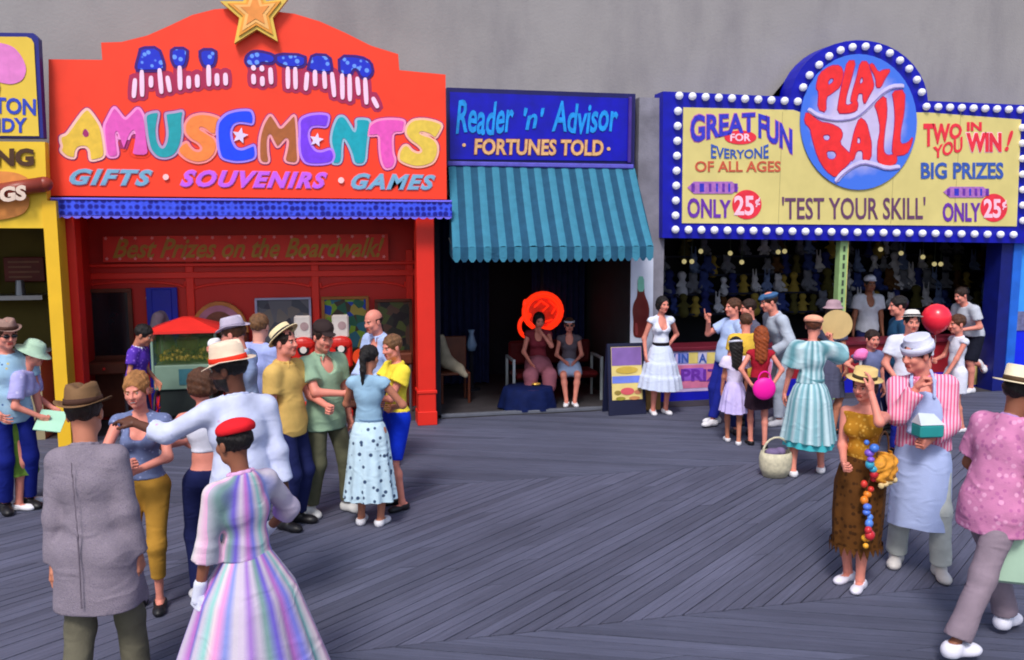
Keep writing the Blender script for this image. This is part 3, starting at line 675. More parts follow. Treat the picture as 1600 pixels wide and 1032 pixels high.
# ------------------------------------------------------------------ ALL STAR AMUSEMENTS front
REDS=mat('sign_red_paint',(255,64,34),.5,.06,4); REDW=mat('front_red_paint',(190,30,22),.5,.07,2.5); REDD=mat('red_trim_paint',(226,42,28),.45,.05,3)
Y=10.5
sg=empty('amusements_sign',(-.7,Y,2.9),'large red amusements sign with bright cartoon letters and a stepped arched top','sign')
out=[(78,306),(76,93),(160,94),(158,67),(190,66),(230,56),(262,42),(300,24),(335,15),(370,13),(420,17),(460,22),(500,34),(540,52),(580,72),(622,85),(624,110),(696,117),(698,312)]
out=[fac(a,b,Y+.03) for a,b in out]; m=MB(); m.prism(out,Y+.024,.12); plocal(m.build('board',REDS),sg)
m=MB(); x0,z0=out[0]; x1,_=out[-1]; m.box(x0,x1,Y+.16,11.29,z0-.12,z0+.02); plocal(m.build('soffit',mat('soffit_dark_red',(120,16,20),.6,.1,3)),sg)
def zm(r,sc,pts): return [(r[0]+x/sc,r[1]+y/sc) for x,y in pts]
Z1=(80,150); Z2=(380,150)
LET=[('letter',Z1,[[(285,100),(335,160),(385,240),(405,350),(420,480),(330,505),(303,500),(298,425),(270,395),(215,398),(190,430),(185,490),(120,475),(72,430),(88,395),(72,350),(75,318),(120,305),(165,240),(215,170),(250,125)],[(268,262),(290,290),(285,315),(262,318),(250,300),(256,275)]],(238,196,66),(255,200,190)),
('letter',Z1,[[(490,85),(520,115),(575,190),(620,150),(680,85),(720,150),(735,230),(750,360),(765,470),(625,465),(640,400),(655,300),(645,265),(610,310),(580,400),(565,420),(545,370),(518,280),(503,290),(510,380),(525,475),(440,480),(425,380),(410,240),(445,170)]],(234,92,190),(250,150,215)),
('letter',Z1,[[(735,150),(790,130),(840,125),(835,170),(820,250),(825,340),(850,398),(875,410),(900,370),(912,300),(905,230),(893,150),(900,138),(970,130),(1035,115),(1020,190),(1025,280),(1010,380),(970,460),(900,490),(830,480),(775,420),(755,330),(745,240)]],(28,162,172),(190,160,200)),
('letter',Z1,[[(1320,175),(1250,150),(1170,140),(1090,160),(1045,220),(1045,290),(1090,340),(1150,370),(1180,410),(1160,435),(1120,430),(1085,400),(1062,358),(1030,375),(990,410),(1000,450),(1060,500),(1140,525),(1220,510),(1275,460),(1295,390),(1275,330),(1210,290),(1160,262),(1165,245),(1200,255),(1250,300),(1285,300),(1290,250),(1300,200)]],(255,138,66),(255,150,150)),
('letter',Z1,[[(1310,200),(1370,140),(1460,115),(1560,112),(1580,160),(1575,222),(1540,215),(1470,205),(1420,225),(1400,280),(1410,350),(1440,410),(1490,425),(1560,395),(1590,384),(1598,485),(1520,510),(1430,515),(1330,490),(1310,420),(1300,330),(1300,250)]],(20,70,255),(170,140,255)),
('letter',Z2,[[(210,140),(250,195),(290,265),(350,200),(405,140),(415,250),(420,400),(430,530),(320,515),(340,440),(355,350),(335,330),(300,370),(268,405),(245,370),(210,295),(190,330),(190,430),(205,525),(130,520),(125,420),(130,320),(160,220)]],(176,98,50),(250,165,175)),
('letter',Z2,[[(440,185),(510,150),(600,140),(670,150),(665,200),(650,245),(590,235),(530,240),(505,290),(520,370),(560,430),(610,440),(690,410),(712,470),(690,520),(600,535),(490,530),(450,470),(440,380),(445,280)]],(124,58,238),(190,130,255)),
('letter',Z2,[[(740,160),(790,160),(830,220),(870,290),(885,240),(880,185),(930,180),(995,190),(980,280),(965,400),(955,530),(870,535),(850,450),(820,380),(785,325),(772,380),(768,530),(690,530),(720,470),(695,400),(685,340),(700,250)]],(10,168,186),(160,190,215)),
('letter',Z2,[[(985,230),(1050,190),(1150,180),(1265,190),(1255,240),(1250,285),(1170,285),(1165,360),(1170,450),(1190,500),(1170,560),(1110,575),(1080,520),(1065,420),(1065,305),(1010,310),(975,310)]],(240,88,190),(255,150,200)),
('letter',Z2,[[(1560,225),(1490,195),(1400,180),(1320,190),(1275,240),(1270,300),(1310,350),(1370,390),(1400,430),(1370,450),(1320,430),(1285,385),(1250,390),(1220,440),(1215,500),(1260,530),(1340,555),(1420,550),(1490,520),(1520,450),(1520,380),(1480,330),(1400,305),(1375,290),(1400,280),(1460,300),(1500,335),(1530,290)]],(236,202,78),(255,190,170))]
for li,(nm,zr,ps,c,oc) in enumerate(LET):
    pp=[zm(zr,5,p) for p in ps]
    l=plocal(pshape(nm,pp,Y+.010+.0003*(li%2),mat('paint_%d_%d_%d'%c,c,.5,.1,14),off=-.010,th=.004,smooth=2),sg)
    o=pshape('letter_outline',pp,Y+.0155+.0005*(li%2),mat('paint_%d_%d_%d'%oc,oc,.5,.05),off=.018,th=.004,smooth=2); plocal(o,sg)
    o=pshape('letter_shadow',pp,Y+.0208+.0006*(li%2),mat('letter_edge_plum',(170,40,110),.5,.05),off=.030,th=.003,smooth=2); plocal(o,sg)
plocal(pshape('letter_eye',[zm(Z1,5,[(268,258),(294,290),(288,320),(262,322),(246,300),(252,274)])],Y+.0075,mat('letter_edge_plum',(170,40,110)),smooth=2,th=.001),sg)
def starpts(cx,cy,r,ri=.45,rot=0,n=5): return [(cx+(r if i%2==0 else r*ri)*math.sin(rot+math.pi*i/n),cy-(r if i%2==0 else r*ri)*math.cos(rot+math.pi*i/n)) for i in range(2*n)]
LAV=mat('star_lavender',(232,214,250),.5)
for zr,cx,cy,r in((Z1,1475,312,66),(Z2,572,345,58)): plocal(pshape('star',[zm(zr,5,starpts(cx,cy,r,.45,.2))],Y+.006,LAV,smooth=0),sg)
# ALL STAR lettering: starry blue tops, white and red stripes below
def dots(c2,sc,th=.25):
    def fn(n,l,tc,base):
        v=n.new('ShaderNodeTexVoronoi'); v.inputs['Scale'].default_value=sc; l.new(tc.outputs['Object'],v.inputs['Vector'])
        r=n.new('ShaderNodeMapRange'); r.inputs[1].default_value=th+.05; r.inputs[2].default_value=th-.05; l.new(v.outputs['Distance'],r.inputs[0])
        return mixn(n,l,r.outputs[0],base,c2)
    return fn
STB=mat('starry_blue',(24,44,205),.5,.1,9,fn=dots((110,160,255),13,.34)); WHS=mat('stripe_white',(255,214,240),.5,.05); MAR=mat('maroon_edge',(176,36,84),.5,.05); INK=mat('ink_blue',(60,10,120),.5,.05)
def stroke(x0,y0,x1,y1,w):
    d=Vector((x1-x0,y1-y0)).normalized()*w*.5; n=Vector((-d.y,d.x)); a=Vector((x0,y0)); b=Vector((x1,y1))
    return [tuple(a-d*.0+n),tuple(a-d*.6),tuple(a-n),tuple(b-n),tuple(b+d*.6),tuple(b+n)]
AS=[((190,60),7.619,[(240,130),(430,125),(490,290),(490,370),(200,375),(185,340),(225,200)],[(160,490,145,700),(240,390,245,685),(350,460,350,575),(450,370,475,650),(545,460,575,630)],56),
((190,60),7.619,[(610,135),(765,135),(765,240),(735,330),(640,330),(605,240)],[(690,340,697,605),(797,460,800,590),(900,445,903,575)],58),
((190,60),7.619,[(950,150),(1105,150),(1110,240),(1080,325),(985,325),(950,240)],[(1035,330,1040,560),(1135,430,1138,555),(1235,425,1240,550)],58),
((380,60),6.957,[(50,200),(100,160),(180,155),(320,190),(335,235),(300,265),(200,250),(160,290),(60,290),(35,250)],[(105,305,118,340),(200,308,206,350),(295,330,305,490),(110,400,115,490),(207,425,210,510)],52),
((380,60),6.957,[(370,185),(660,195),(665,290),(560,305),(480,300),(370,260)],[(485,320,487,540),(565,325,570,545)],50),
((380,60),6.957,[(760,190),(930,200),(955,340),(920,365),(720,340),(730,280)],[(695,380,680,560),(780,355,782,510),(880,370,890,540),(965,380,990,630)],50),
((380,60),6.957,[(1055,205),(1280,215),(1380,270),(1400,370),(1350,425),(1290,420),(1250,330),(1190,325),(1165,390),(1060,385)],[(1075,395,1080,655),(1155,400,1160,675),(1240,430,1255,610),(1325,440,1340,710),(1410,650,1460,750)],50)]
for ai,(zr,sc,bp,st,w) in enumerate(AS):
    plocal(pshape('letter_top',[zm(zr,sc,bp)],Y+.012,STB),sg); plocal(pshape('letter_edge',[zm(zr,sc,bp)],Y+.0170+.0006*(ai%2),INK,off=.032),sg)
    for q in st:
        z=zm(zr,sc,stroke(*q,w)); plocal(pshape('letter_stripe',[z],Y+.011,WHS,smooth=2),sg)
    for q in st:
        z=zm(zr,sc,stroke(q[0],q[1]-12,q[2],q[3],w)); o=pshape('letter_edge',[z],Y+.0195+.0006*(st.index(q))+.0003*(ai%2),MAR,off=.044,th=.0005,smooth=1); plocal(o,sg)
GT=mat('letter_grey_teal',(120,176,206),.5,.1,10); VI=mat('letter_violet',(206,96,240),.5,.08,10); VO=mat('letter_mauve_edge',(222,120,210),.5); GO=mat('letter_rose_edge',(206,150,180),.5)
for t,bx,a,b in (('GIFTS',(109,264,238,289,266,291),GT,GO),('SOUVENIRS',(282,266,511,292,270,295),VI,VO),('GAMES',(549,271,680,296,274,297),GT,GO)):
    for o in [text('lettering',t,bx,Y+.008,a,bold=.035,shear=.35,outl=.03,omat=b,sp=1.22)]: pass
for o in list(COL.objects):
    if o.name.startswith('lettering') and o.parent is None: plocal(o,sg)
for x,y in ((259,277),(533,282)): plocal(pshape('dot',[[(x+5*math.cos(a),y+5*math.sin(a)) for a in np.linspace(0,5.5,8)]],Y,mat('dot_pale',(255,206,206))),sg)
# star on the crest
st=empty('star_ornament',(-.72,Y-.1,4.75),'gold five pointed star standing on the crest of the red amusements sign','ornament')
P5=[fac(a,b,Y-.08) for a,b in [(398,-52),(416,2),(450,-2),(426,28),(434,65),(401,46),(366,68),(374,28),(344,2),(380,2)]]
m=MB(); m.prism(P5,Y-.08,.09); plocal(m.build('body',mat('star_gold',(232,196,84),.45,.08,6)),st)
for f_,nm,c in ((.78,'rim',(240,160,60)),(.62,'face',(250,190,110)),(.42,'core',(240,150,70))):
    cx=sum(p[0] for p in P5)/10; cz=sum(p[1] for p in P5)/10; m=MB(); m.prism([(cx+(p[0]-cx)*f_,cz+(p[1]-cz)*f_) for p in P5],Y-.08-.03*(1-f_)-.012,.014+.03*(1-f_)); plocal(m.build(nm,mat('star_'+nm,c,.45,.1,9)),st)
# patterned blue valance below the sign
vl=empty('valance',(-.7,10.4,2.7),'blue patterned valance strip along the foot of the red amusements sign','valance')
def griddots(n,l,tc,base):
    v=n.new('ShaderNodeTexVoronoi'); v.inputs['Scale'].default_value=14; v.inputs['Randomness'].default_value=.25; l.new(tc.outputs['Object'],v.inputs['Vector'])
    r=n.new('ShaderNodeMapRange'); r.inputs[1].default_value=.58; r.inputs[2].default_value=.42; l.new(v.outputs['Distance'],r.inputs[0]); return mixn(n,l,r.outputs[0],base,(6,8,140))
VB=mat('valance_blue',(58,84,240),.6,.15,20,fn=griddots); VE=mat('valance_edge',(120,110,245),.6,.05)
xa,za=fac(79,309,10.4); xb,_=fac(706,316,10.4); _,zb=fac(400,337,10.4)
m=MB(); m.box(xa,xb,10.39,10.43,zb,za-.025); plocal(m.build('band',VB),vl); m=MB(); m.box(xa,xb,10.375,10.45,za-.025,za,.006); plocal(m.build('upper_rail',VE),vl)
nS=44; wS=(xb-xa)/nS; tri=None
for i in range(nS):
    x=xa+i*wS
    if tri is None:
        m=MB(); m.prism([(0,0),(0,-.035),(wS*.25,-.055),(wS*.5,-.06),(wS*.75,-.055),(wS,-.035),(wS,0)],0,.01); tri=m.build('scallop',VE); o=tri
    else: o=tri.copy(); COL.objects.link(o)
    o.location=(x,10.40,zb+.02); o.parent=vl; o.matrix_parent_inverse=Matrix.Translation(vl.location).inverted()
m=MB(); m.box(xa,xb,10.43,10.53,zb-.0,zb+.02); plocal(m.build('lower_rail',mat('rail_plum',(110,40,90),.6)),vl)
# the red front: columns, back panels
fr=empty('arcade_front',(-.7,11,0),'recessed red panelled arcade front between two red columns','arcade front')
xa,_=fac(652,500,10.66); xb,_=fac(680,500,10.66)
m=MB(); m.box(xa,xb,10.66,10.92,0,2.72,.008); m.box(xa-.012,xb+.012,10.648,10.932,0,.18,.006); m.box(xa-.014,xb+.014,10.645,10.935,.42,.46,.005); plocal(m.build('column',REDD),fr)
xc,_=fac(88,420,10.66); m=MB(); m.box(xc,xc+.22,10.66,10.92,0,2.72,.008); plocal(m.build('column',REDD),fr)
Yb=11.9
m=MB(); m.box(xc+.0,xb-.02,Yb,Yb+.1,0,2.9); plocal(m.build('rear_wall',REDW),fr)
m=MB(); m.box(xc,xb-.02,10.93,Yb,2.80,2.86); plocal(m.build('ceiling_panel',REDW),fr)
m=MB(); m.box(xb-.08,xb-.02,10.93,Yb,0,2.8); plocal(m.build('side_wall',REDW),fr); m=MB(); m.box(xc,xc+.06,10.93,Yb,0,2.8); plocal(m.build('side_wall',REDW),fr)
for px in (110,296,492,640): 
    x,_=fac(px,430,Yb-.03); m=MB(); m.box(x-.05,x+.05,Yb-.035,Yb,0,2.25,.006); plocal(m.build('stile',REDD),fr)
_,z=fac(400,430,Yb); m=MB(); m.box(xc+.06,xb-.08,Yb-.045,Yb,z-.03,z+.05,.006); plocal(m.build('rail',REDD),fr)
_,z=fac(400,415,Yb); m=MB(); m.box(xc+.06,xb-.08,Yb-.09,Yb,z-.0,z+.04,.006); plocal(m.build('rail',REDD),fr)
for a,b in((118,290),(302,486),(500,634)):
    x0,z0=fac(a,442,Yb); x1,_=fac(b,442,Yb); xm=(x0+x1)/2; w=(x1-x0)/2
    P=[(x0,z0-.3),(x0,z0)]+[(xm-w*math.cos(t),z0-.10+.10*math.sin(t)*1.) for t in np.linspace(.2,math.pi-.2,11)]+[(x1,z0),(x1,z0-.3)]
    m=MB(); 
    for p,q in zip(P[1:-2],P[2:-1]): m.cyl((p[0],Yb-.005,p[1]),(q[0],Yb-.005,q[1]),.018,n=6)
    plocal(m.build('arch_moulding',REDD),fr)
pz=empty('prize_banner',(-.7,Yb-.1,2.4),'dim red banner with gold script and small stars inside the arcade','banner'); YY=Yb-.14
m=MB(); A=[fac(a,b,YY) for a,b in [(160,370),(606,366),(607,407),(161,410)]]; m.prism(A,YY+.006,.03); plocal(m.build('board',mat('banner_red',(222,46,34),.5,.1,5)),pz)
plocal(text('lettering','Best Prizes on the Boardwalk!',(176,373,600,404,371,402),YY,mat('script_gold',(178,130,40),.5,.1),shear=.4,bold=.02),pz)
stv=None
for i in range(19):
    for y in (373,405):
        x=166+i*24+random.uniform(-3,3); 
        plocal(pshape('star',[starpts(x,y-(.008*(x-160)),3.2,.5,random.random())],YY-.001,mat('star_pinkish',(240,150,150)),smooth=0),pz)
# ------------------------------------------------------------------ arcade machines and cart
def local(n0,par):
    for o in n0: plocal(o,par)
def px_box(x0,y0,x1,y1,Y): a=fac(x0,y0,Y); b=fac(x1,y1,Y); return a[0],b[0],b[1],a[1]
YB=11.86
WOOD=mat('cabinet_wood_dark',(92,44,26),.5,.25,6); WOODM=mat('cabinet_wood_gold',(150,98,40),.5,.2,8); GLD=mat('glass_dark',(26,30,36),.12,.3,5,spec=.6)
def artfn(cols,sc):
    def fn(n,l,tc,base):
        v=n.new('ShaderNodeTexVoronoi'); v.inputs['Scale'].default_value=sc; l.new(tc.outputs['Object'],v.inputs['Vector'])
        cr=n.new('ShaderNodeValToRGB'); cr.color_ramp.interpolation='CONSTANT'; e=cr.color_ramp.elements
        while len(e)<len(cols): e.new(.5)
        for i,c in enumerate(cols): e[i].position=i/len(cols); e[i].color=(*lin(c),1)
        s=n.new('ShaderNodeSeparateColor'); l.new(v.outputs['Color'],s.inputs[0]); l.new(s.outputs[0],cr.inputs[0]); return cr.outputs[0]
    return fn
def framed(name,label,cat,box,Y,fm,pic,fw=.03,body=True,bm=None):
    x0,x1,z0,z1=px_box(*box,Y); e=empty(name,((x0+x1)/2,Y,0 if body else z0),label,cat)
    m=MB(); m.box(x0+fw,x1-fw,Y-.02,Y-.005,z0+fw,z1-fw); plocal(m.build('picture' if not body else 'play_field',pic),e)
    m=MB(); m.box(x0,x1,Y-.05,Y,z1-fw,z1,.005); m.box(x0,x1,Y-.05,Y,z0,z0+fw,.005); m.box(x0,x0+fw,Y-.05,Y,z0+fw,z1-fw); m.box(x1-fw,x1,Y-.05,Y,z0+fw,z1-fw); plocal(m.build('frame',fm),e)
    if body:
        m=MB(); m.box(x0+.02,x1-.02,Y-.06,Y-.0+.0,.06,z0-.002,.01); m.box(x0+.04,x1-.04,Y-.38,Y-.06,.68,.84,.02); plocal(m.build('cabinet',bm or fm),e)
        for sx in(x0+.07,x1-.07): m=MB(); m.cyl((sx,Y-.34,0),(sx,Y-.34,.68),.022); plocal(m.build('leg',mat('leg_chrome',(120,122,130),.3,.1,metal=.7)),e)
        m=MB(); m.sph(((x0+x1)/2,Y-.39,.76),.02,8); m.cyl(((x0+x1)/2,Y-.36,.76),((x0+x1)/2,Y-.43,.76),.01,n=8); plocal(m.build('knob',mat('knob_red',(200,40,30),.3,0)),e)
    return e
framed('game_cabinet','dark wooden arcade cabinet with black glass in the corner by the yellow post','game cabinet',(128,452,212,560),YB,WOOD,GLD,.05)
framed('framed_picture','silver framed grey picture of a landscape hanging on the red arcade wall','picture',(398,466,488,545),YB,mat('frame_silver',(158,160,190),.35,.1),mat('print_grey',(84,84,96),.6,.3,5,fn=artfn([(70,74,84),(96,96,104),(60,60,72),(110,104,100)],7)),.03,False)
framed('game_cabinet','gold framed game cabinet with a bright blue and green backboard','game cabinet',(502,464,578,575),YB,WOODM,mat('print_bright',(60,120,90),.5,0,fn=artfn([(24,60,160),(110,150,40),(30,90,70),(150,140,60),(40,100,120),(60,50,40)],9)),.04)
framed('game_cabinet','brown wooden game cabinet with dark glass beside the right red column','game cabinet',(585,468,645,580),YB-.03,WOOD,mat('print_dark',(50,60,44),.4,0,fn=artfn([(40,44,40),(70,84,44),(30,30,34),(80,60,50)],9)),.04)
x0,x1,z0,z1=px_box(228,450,287,660,YB); e=empty('blue_panel_door',((x0+x1)/2,YB,0),'deep blue panel door standing in the red arcade wall','door')
m=MB(); m.box(x0,x1,YB-.03,YB,.02,z1,.005); plocal(m.build('door_leaf',mat('door_blue',(10,30,170),.45,.1,4)),e); m=MB()
for a,b in((.15,.9),(1.0,1.75)): m.box(x0+.07,x1-.07,YB-.045,YB-.03,a,b,.008)
plocal(m.build('raised_panel',mat('door_blue',(10,30,170))),e); m=MB(); m.sph((x0+.06,YB-.06,1.0),.022,8); plocal(m.build('handle',mat('brass',(170,130,60),.3,0,metal=.8)),e)
# arched music machine
x0,x1,_,z1=px_box(296,472,392,600,YB-.06); xm=(x0+x1)/2; w=(x1-x0)/2; z0=1.15
e=empty('music_machine',(xm,YB-.1,0),'arched music machine with a gold rim and mauve panel against the red wall','music machine')
def arch(w,zb,zt,n=14): return [(xm-w,zb)]+[(xm-w*math.cos(t),zb+(zt-zb)*math.sin(t)) for t in np.linspace(0.05,math.pi-.05,n)]+[(xm+w,zb)]
m=MB(); m.prism(arch(w,z0,z1),YB-.10,.1); plocal(m.build('arch_rim',mat('gold_brown',(176,112,52),.4,.15,6)),e)
m=MB(); m.prism(arch(w*.86,z0+.01,z1-.05),YB-.115,.01); plocal(m.build('mauve_panel',mat('mauve_panel',(160,104,130),.4,.15,7)),e)
m=MB(); m.prism(arch(w*.6,z0+.02,z1-.13),YB-.128,.01); plocal(m.build('grille',mat('grille_brown',(100,58,44),.5,.3,20)),e)
m=MB(); m.box(x0,x1,YB-.42,YB-.02,.04,z0,.03); plocal(m.build('cabinet',WOOD),e)
for j in range(8): m=MB(); m.box(xm-w*.7+j*w*.2-.018,xm-w*.7+j*w*.2+.018,YB-.44,YB-.42,.3,1.0,.004); plocal(m.build('slat',mat('gold_brown',(176,112,52))),e)
# red strength-test machines
def tester(px,label,disc):
    x,_=fac(px,600,11.45); e=empty('fortune_scale',(x,11.45,0),label,'coin machine')
    RM=mat('machine_red',(205,36,28),.35,.08,6); GM=mat('machine_grey',(112,116,132),.4,.12,6); WM=mat('machine_cream',(224,214,206),.4,.1,6)
    m=MB(); m.box(x-.14,x+.14,11.33,11.57,0,.1,.02); m.box(x-.05,x+.05,11.34,11.4,.1,.24,.01); plocal(m.build('base',RM),e)
    m=MB(); m.box(x-.10,x+.10,11.38,11.52,.1,.68,.015); plocal(m.build('column',GM),e)
    m=MB(); m.box(x-.15,x+.15,11.34,11.54,.68,1.04,.03); m.sph((x,11.36,1.02),.15,14,(.15,.06,.10)); plocal(m.build('housing',RM,smooth=False),e)
    m=MB(); m.cyl((x,11.335,.95),(x,11.31,.95),.075,n=20); plocal(m.build('dial',mat('dial_dark',(34,26,30),.3,0)),e)
    m=MB(); m.cyl((x,11.309,.95),(x,11.30,.95),.045,n=16); plocal(m.build('dial_face',WM),e)
    m=MB(); m.box(x-.03,x+.03,11.38,11.42,1.03,1.1); m.box(x-.11,x+.11,11.36,11.44,1.09,1.40,.02); plocal(m.build('sign_head',WM),e)
    for j in range(1): m=MB(); m.cyl((x+.02,11.359,1.26),(x+.02,11.351,1.26),.055,n=14); plocal(m.build('print_disc',mat('print_grey_pink',(180,150,150),.5,.2,9)),e)
    if disc: m=MB(); m.cyl((x+.26,11.42,.82),(x+.26,11.37,.82),.11,n=22); plocal(m.build('target_disc',mat('disc_orange',(226,70,24),.4,.08)),e); m=MB(); m.cyl((x+.14,11.42,.82),(x+.2,11.42,.82),.02); plocal(m.build('arm',GM),e)
tester(534,'red coin machine on a grey column with an orange disc and a cream head',True)
tester(476,'red coin machine with a pink and white head behind the green shirted man',False)
# popcorn cart
c=gnd(300,668); cx,cy=c; e=empty('popcorn_cart',(cx,cy,0),'popcorn cart with red pyramid roof and green tinted glass sides','popcorn cart')
w=.37; GR=mat('cart_green',(120,146,128),.45,.1,6); RD=mat('cart_roof_red',(232,50,44),.45,.06,5)
m=MB(); v=[m.bm.verts.new(p) for p in [(cx-w-.06,cy-w-.04,1.30),(cx+w+.06,cy-w-.04,1.30),(cx+w+.06,cy+w+.04,1.30),(cx-w-.06,cy+w+.04,1.30),(cx-.05,cy-.05,1.44),(cx+.05,cy-.05,1.44),(cx+.05,cy+.05,1.44),(cx-.05,cy+.05,1.44),(cx-w-.06,cy-w-.04,1.27),(cx+w+.06,cy-w-.04,1.27),(cx+w+.06,cy+w+.04,1.27),(cx-w-.06,cy+w+.04,1.27)]]
for f in((0,1,5,4),(1,2,6,5),(2,3,7,6),(3,0,4,7),(4,5,6,7),(8,9,1,0),(9,10,2,1),(10,11,3,2),(11,8,0,3),(11,10,9,8)): m.bm.faces.new([v[i] for i in f])
plocal(m.build('roof',RD),e)
for sx in(-1,1):
    for sy in(-1,1): m=MB(); m.cyl((cx+sx*w,cy+sy*w*.9,.72),(cx+sx*w,cy+sy*w*.9,1.27),.016); plocal(m.build('post',mat('cart_post',(140,170,150),.4,.05)),e)
GLS=mat('glass_green_tint',(70,96,44),.08,.3,4,spec=.7,alpha=.3)
for sy in(-1,1): m=MB(); m.box(cx-w+.02,cx+w-.02,cy+sy*w*.9-.004,cy+sy*w*.9+.004,.88,1.26); plocal(m.build('pane',GLS),e)
for sx in(-1,1): m=MB(); m.box(cx+sx*w-.004,cx+sx*w+.004,cy-w*.9+.02,cy+w*.9-.02,.88,1.26); plocal(m.build('pane',GLS),e)
m=MB(); 
for j in range(170):
    r=random.random(); m.sph((cx+random.uniform(-w+.06,w-.06),cy+random.uniform(-w*.8,w*.8),.90+.16*(1-r)**1.5*random.random()+.02),.022,5)
pc=m.build('popcorn',mat('popcorn_yellow',(214,176,70),.8,.15,20)); plocal(pc,e); pc['kind']='stuff'
m=MB(); m.cyl((cx,cy,1.02),(cx,cy,1.16),.12,.14,n=16); m.cyl((cx,cy,1.16),(cx,cy,1.26),.015); plocal(m.build('kettle',mat('kettle_copper',(150,90,50),.3,.1,metal=.7)),e)
m=MB(); m.box(cx-w,cx+w,cy-w*.9,cy+w*.9,.56,.87,.012); plocal(m.build('tray_box',GR),e); m=MB(); m.box(cx-w*.2,cx+w*.6,cy-w*.9-.008,cy-w*.9-.002,.62,.82); plocal(m.build('painted_panel',mat('panel_teal',(50,100,110),.5,.2,9)),e)
m=MB(); m.box(cx-w*.85,cx+w*.85,cy-w*.8,cy+w*.8,.22,.55,.01); plocal(m.build('lower_cabinet',mat('cart_dark',(34,42,40),.5,.2)),e)
def wheel(x,y,z,r,par,axis='x'):
    V,Q=lathe([(r-.03,-.015),(r,-.015),(r,.015),(r-.03,.015),(r-.03,-.015)],24); M=Matrix.Translation((x,y,z))@Matrix.Rotation(math.pi/2,4,'Y' if axis=='x' else 'X')
    o=link('wheel',qmesh('wheel',xf(V,M),Q),mat('wheel_dark',(40,30,30),.5),par) ; plocal(o,par)
    m=MB(); 
    for j in range(8): a=j*math.pi/4; m.cyl((x,y,z),(x,y+math.cos(a)*(r-.02),z+math.sin(a)*(r-.02)) if axis=='x' else (x+math.cos(a)*(r-.02),y,z+math.sin(a)*(r-.02)),.008,n=5)
    s=m.build('spoke',mat('cart_roof_red',(232,50,44)),None); s.parent=o; s.matrix_parent_inverse=Matrix.Identity(4)
wheel(cx-w-.03,cy,.25,.25,e); wheel(cx+w+.03,cy,.25,.25,e)
# ------------------------------------------------------------------ reader 'n' advisor booth
Y=10.95
DBL=mat('sign_deep_blue',(8,4,178),.4,.2,5); DBF=mat('sign_dark_frame',(24,22,92),.5,.2,5); DBR=mat('sign_rail_violet',(92,86,190),.5,.15,8)
sg=empty('reader_sign',(2.9,Y,3.4),'deep blue fortune teller sign with light blue script above the awning','sign')
A=[fac(a,b,Y+.03) for a,b in [(698,137),(993,147),(991,264),(699,262)]]; m=MB(); m.prism(A,Y+.03,.30); plocal(m.build('box',DBF),sg)
B=[fac(a,b,Y+.01) for a,b in [(703,144),(985,154),(984,252),(703,249)]]; m=MB(); m.prism(B,Y+.012,.016); plocal(m.build('face_panel',DBL),sg)
m=MB(); x0,z0=fac(699,251,Y-.01); x1,z1=fac(990,256,Y-.01); m.box(x0,x1,Y-.03,Y+.03,z0-.07,z0-.01,.012); plocal(m.build('rail',DBR),sg)
m=MB(); x0,z0=fac(981,255,Y-.01); x1,z1=fac(991,152,Y-.01); m.box(x0,x1-.03,Y-.03,Y+.029,z0,z1,.012); plocal(m.build('rail',mat('rail_violet_dark',(70,44,140),.5,.15,8)),sg)
SKY=mat('script_sky_blue',(24,150,236),.5,.2,14)
def wv(ph): return lambda u,v:(u,v+.05*np.sin(u*9+ph))
for t,bx in (("Reader",(712,158,803,210)),("'n'",(818,168,851,202)),("Advisor",(862,160,966,208))): plocal(text('lettering',t,bx,Y-.0,SKY,shear=.22,bold=.022,warp=wv(len(t))),sg)
FT=mat('letter_sand',(226,176,120),.5,.2,16); FE=mat('letter_rust_edge',(130,50,60),.5)
o=text('lettering','FORTUNES TOLD',(741,217,943,242,219,244),Y,FT,bold=.03,shear=.08,outl=.03,omat=FE); plocal(o,sg)
for o in list(COL.objects):
    if o.name.startswith('lettering_outline') and o.parent is None: plocal(o,sg)
for x,y in((725,227),(951,233)): plocal(pshape('dot',[[(x+3*math.cos(a),y+3*math.sin(a)) for a in np.linspace(0,5.5,8)]],Y,FT),sg)
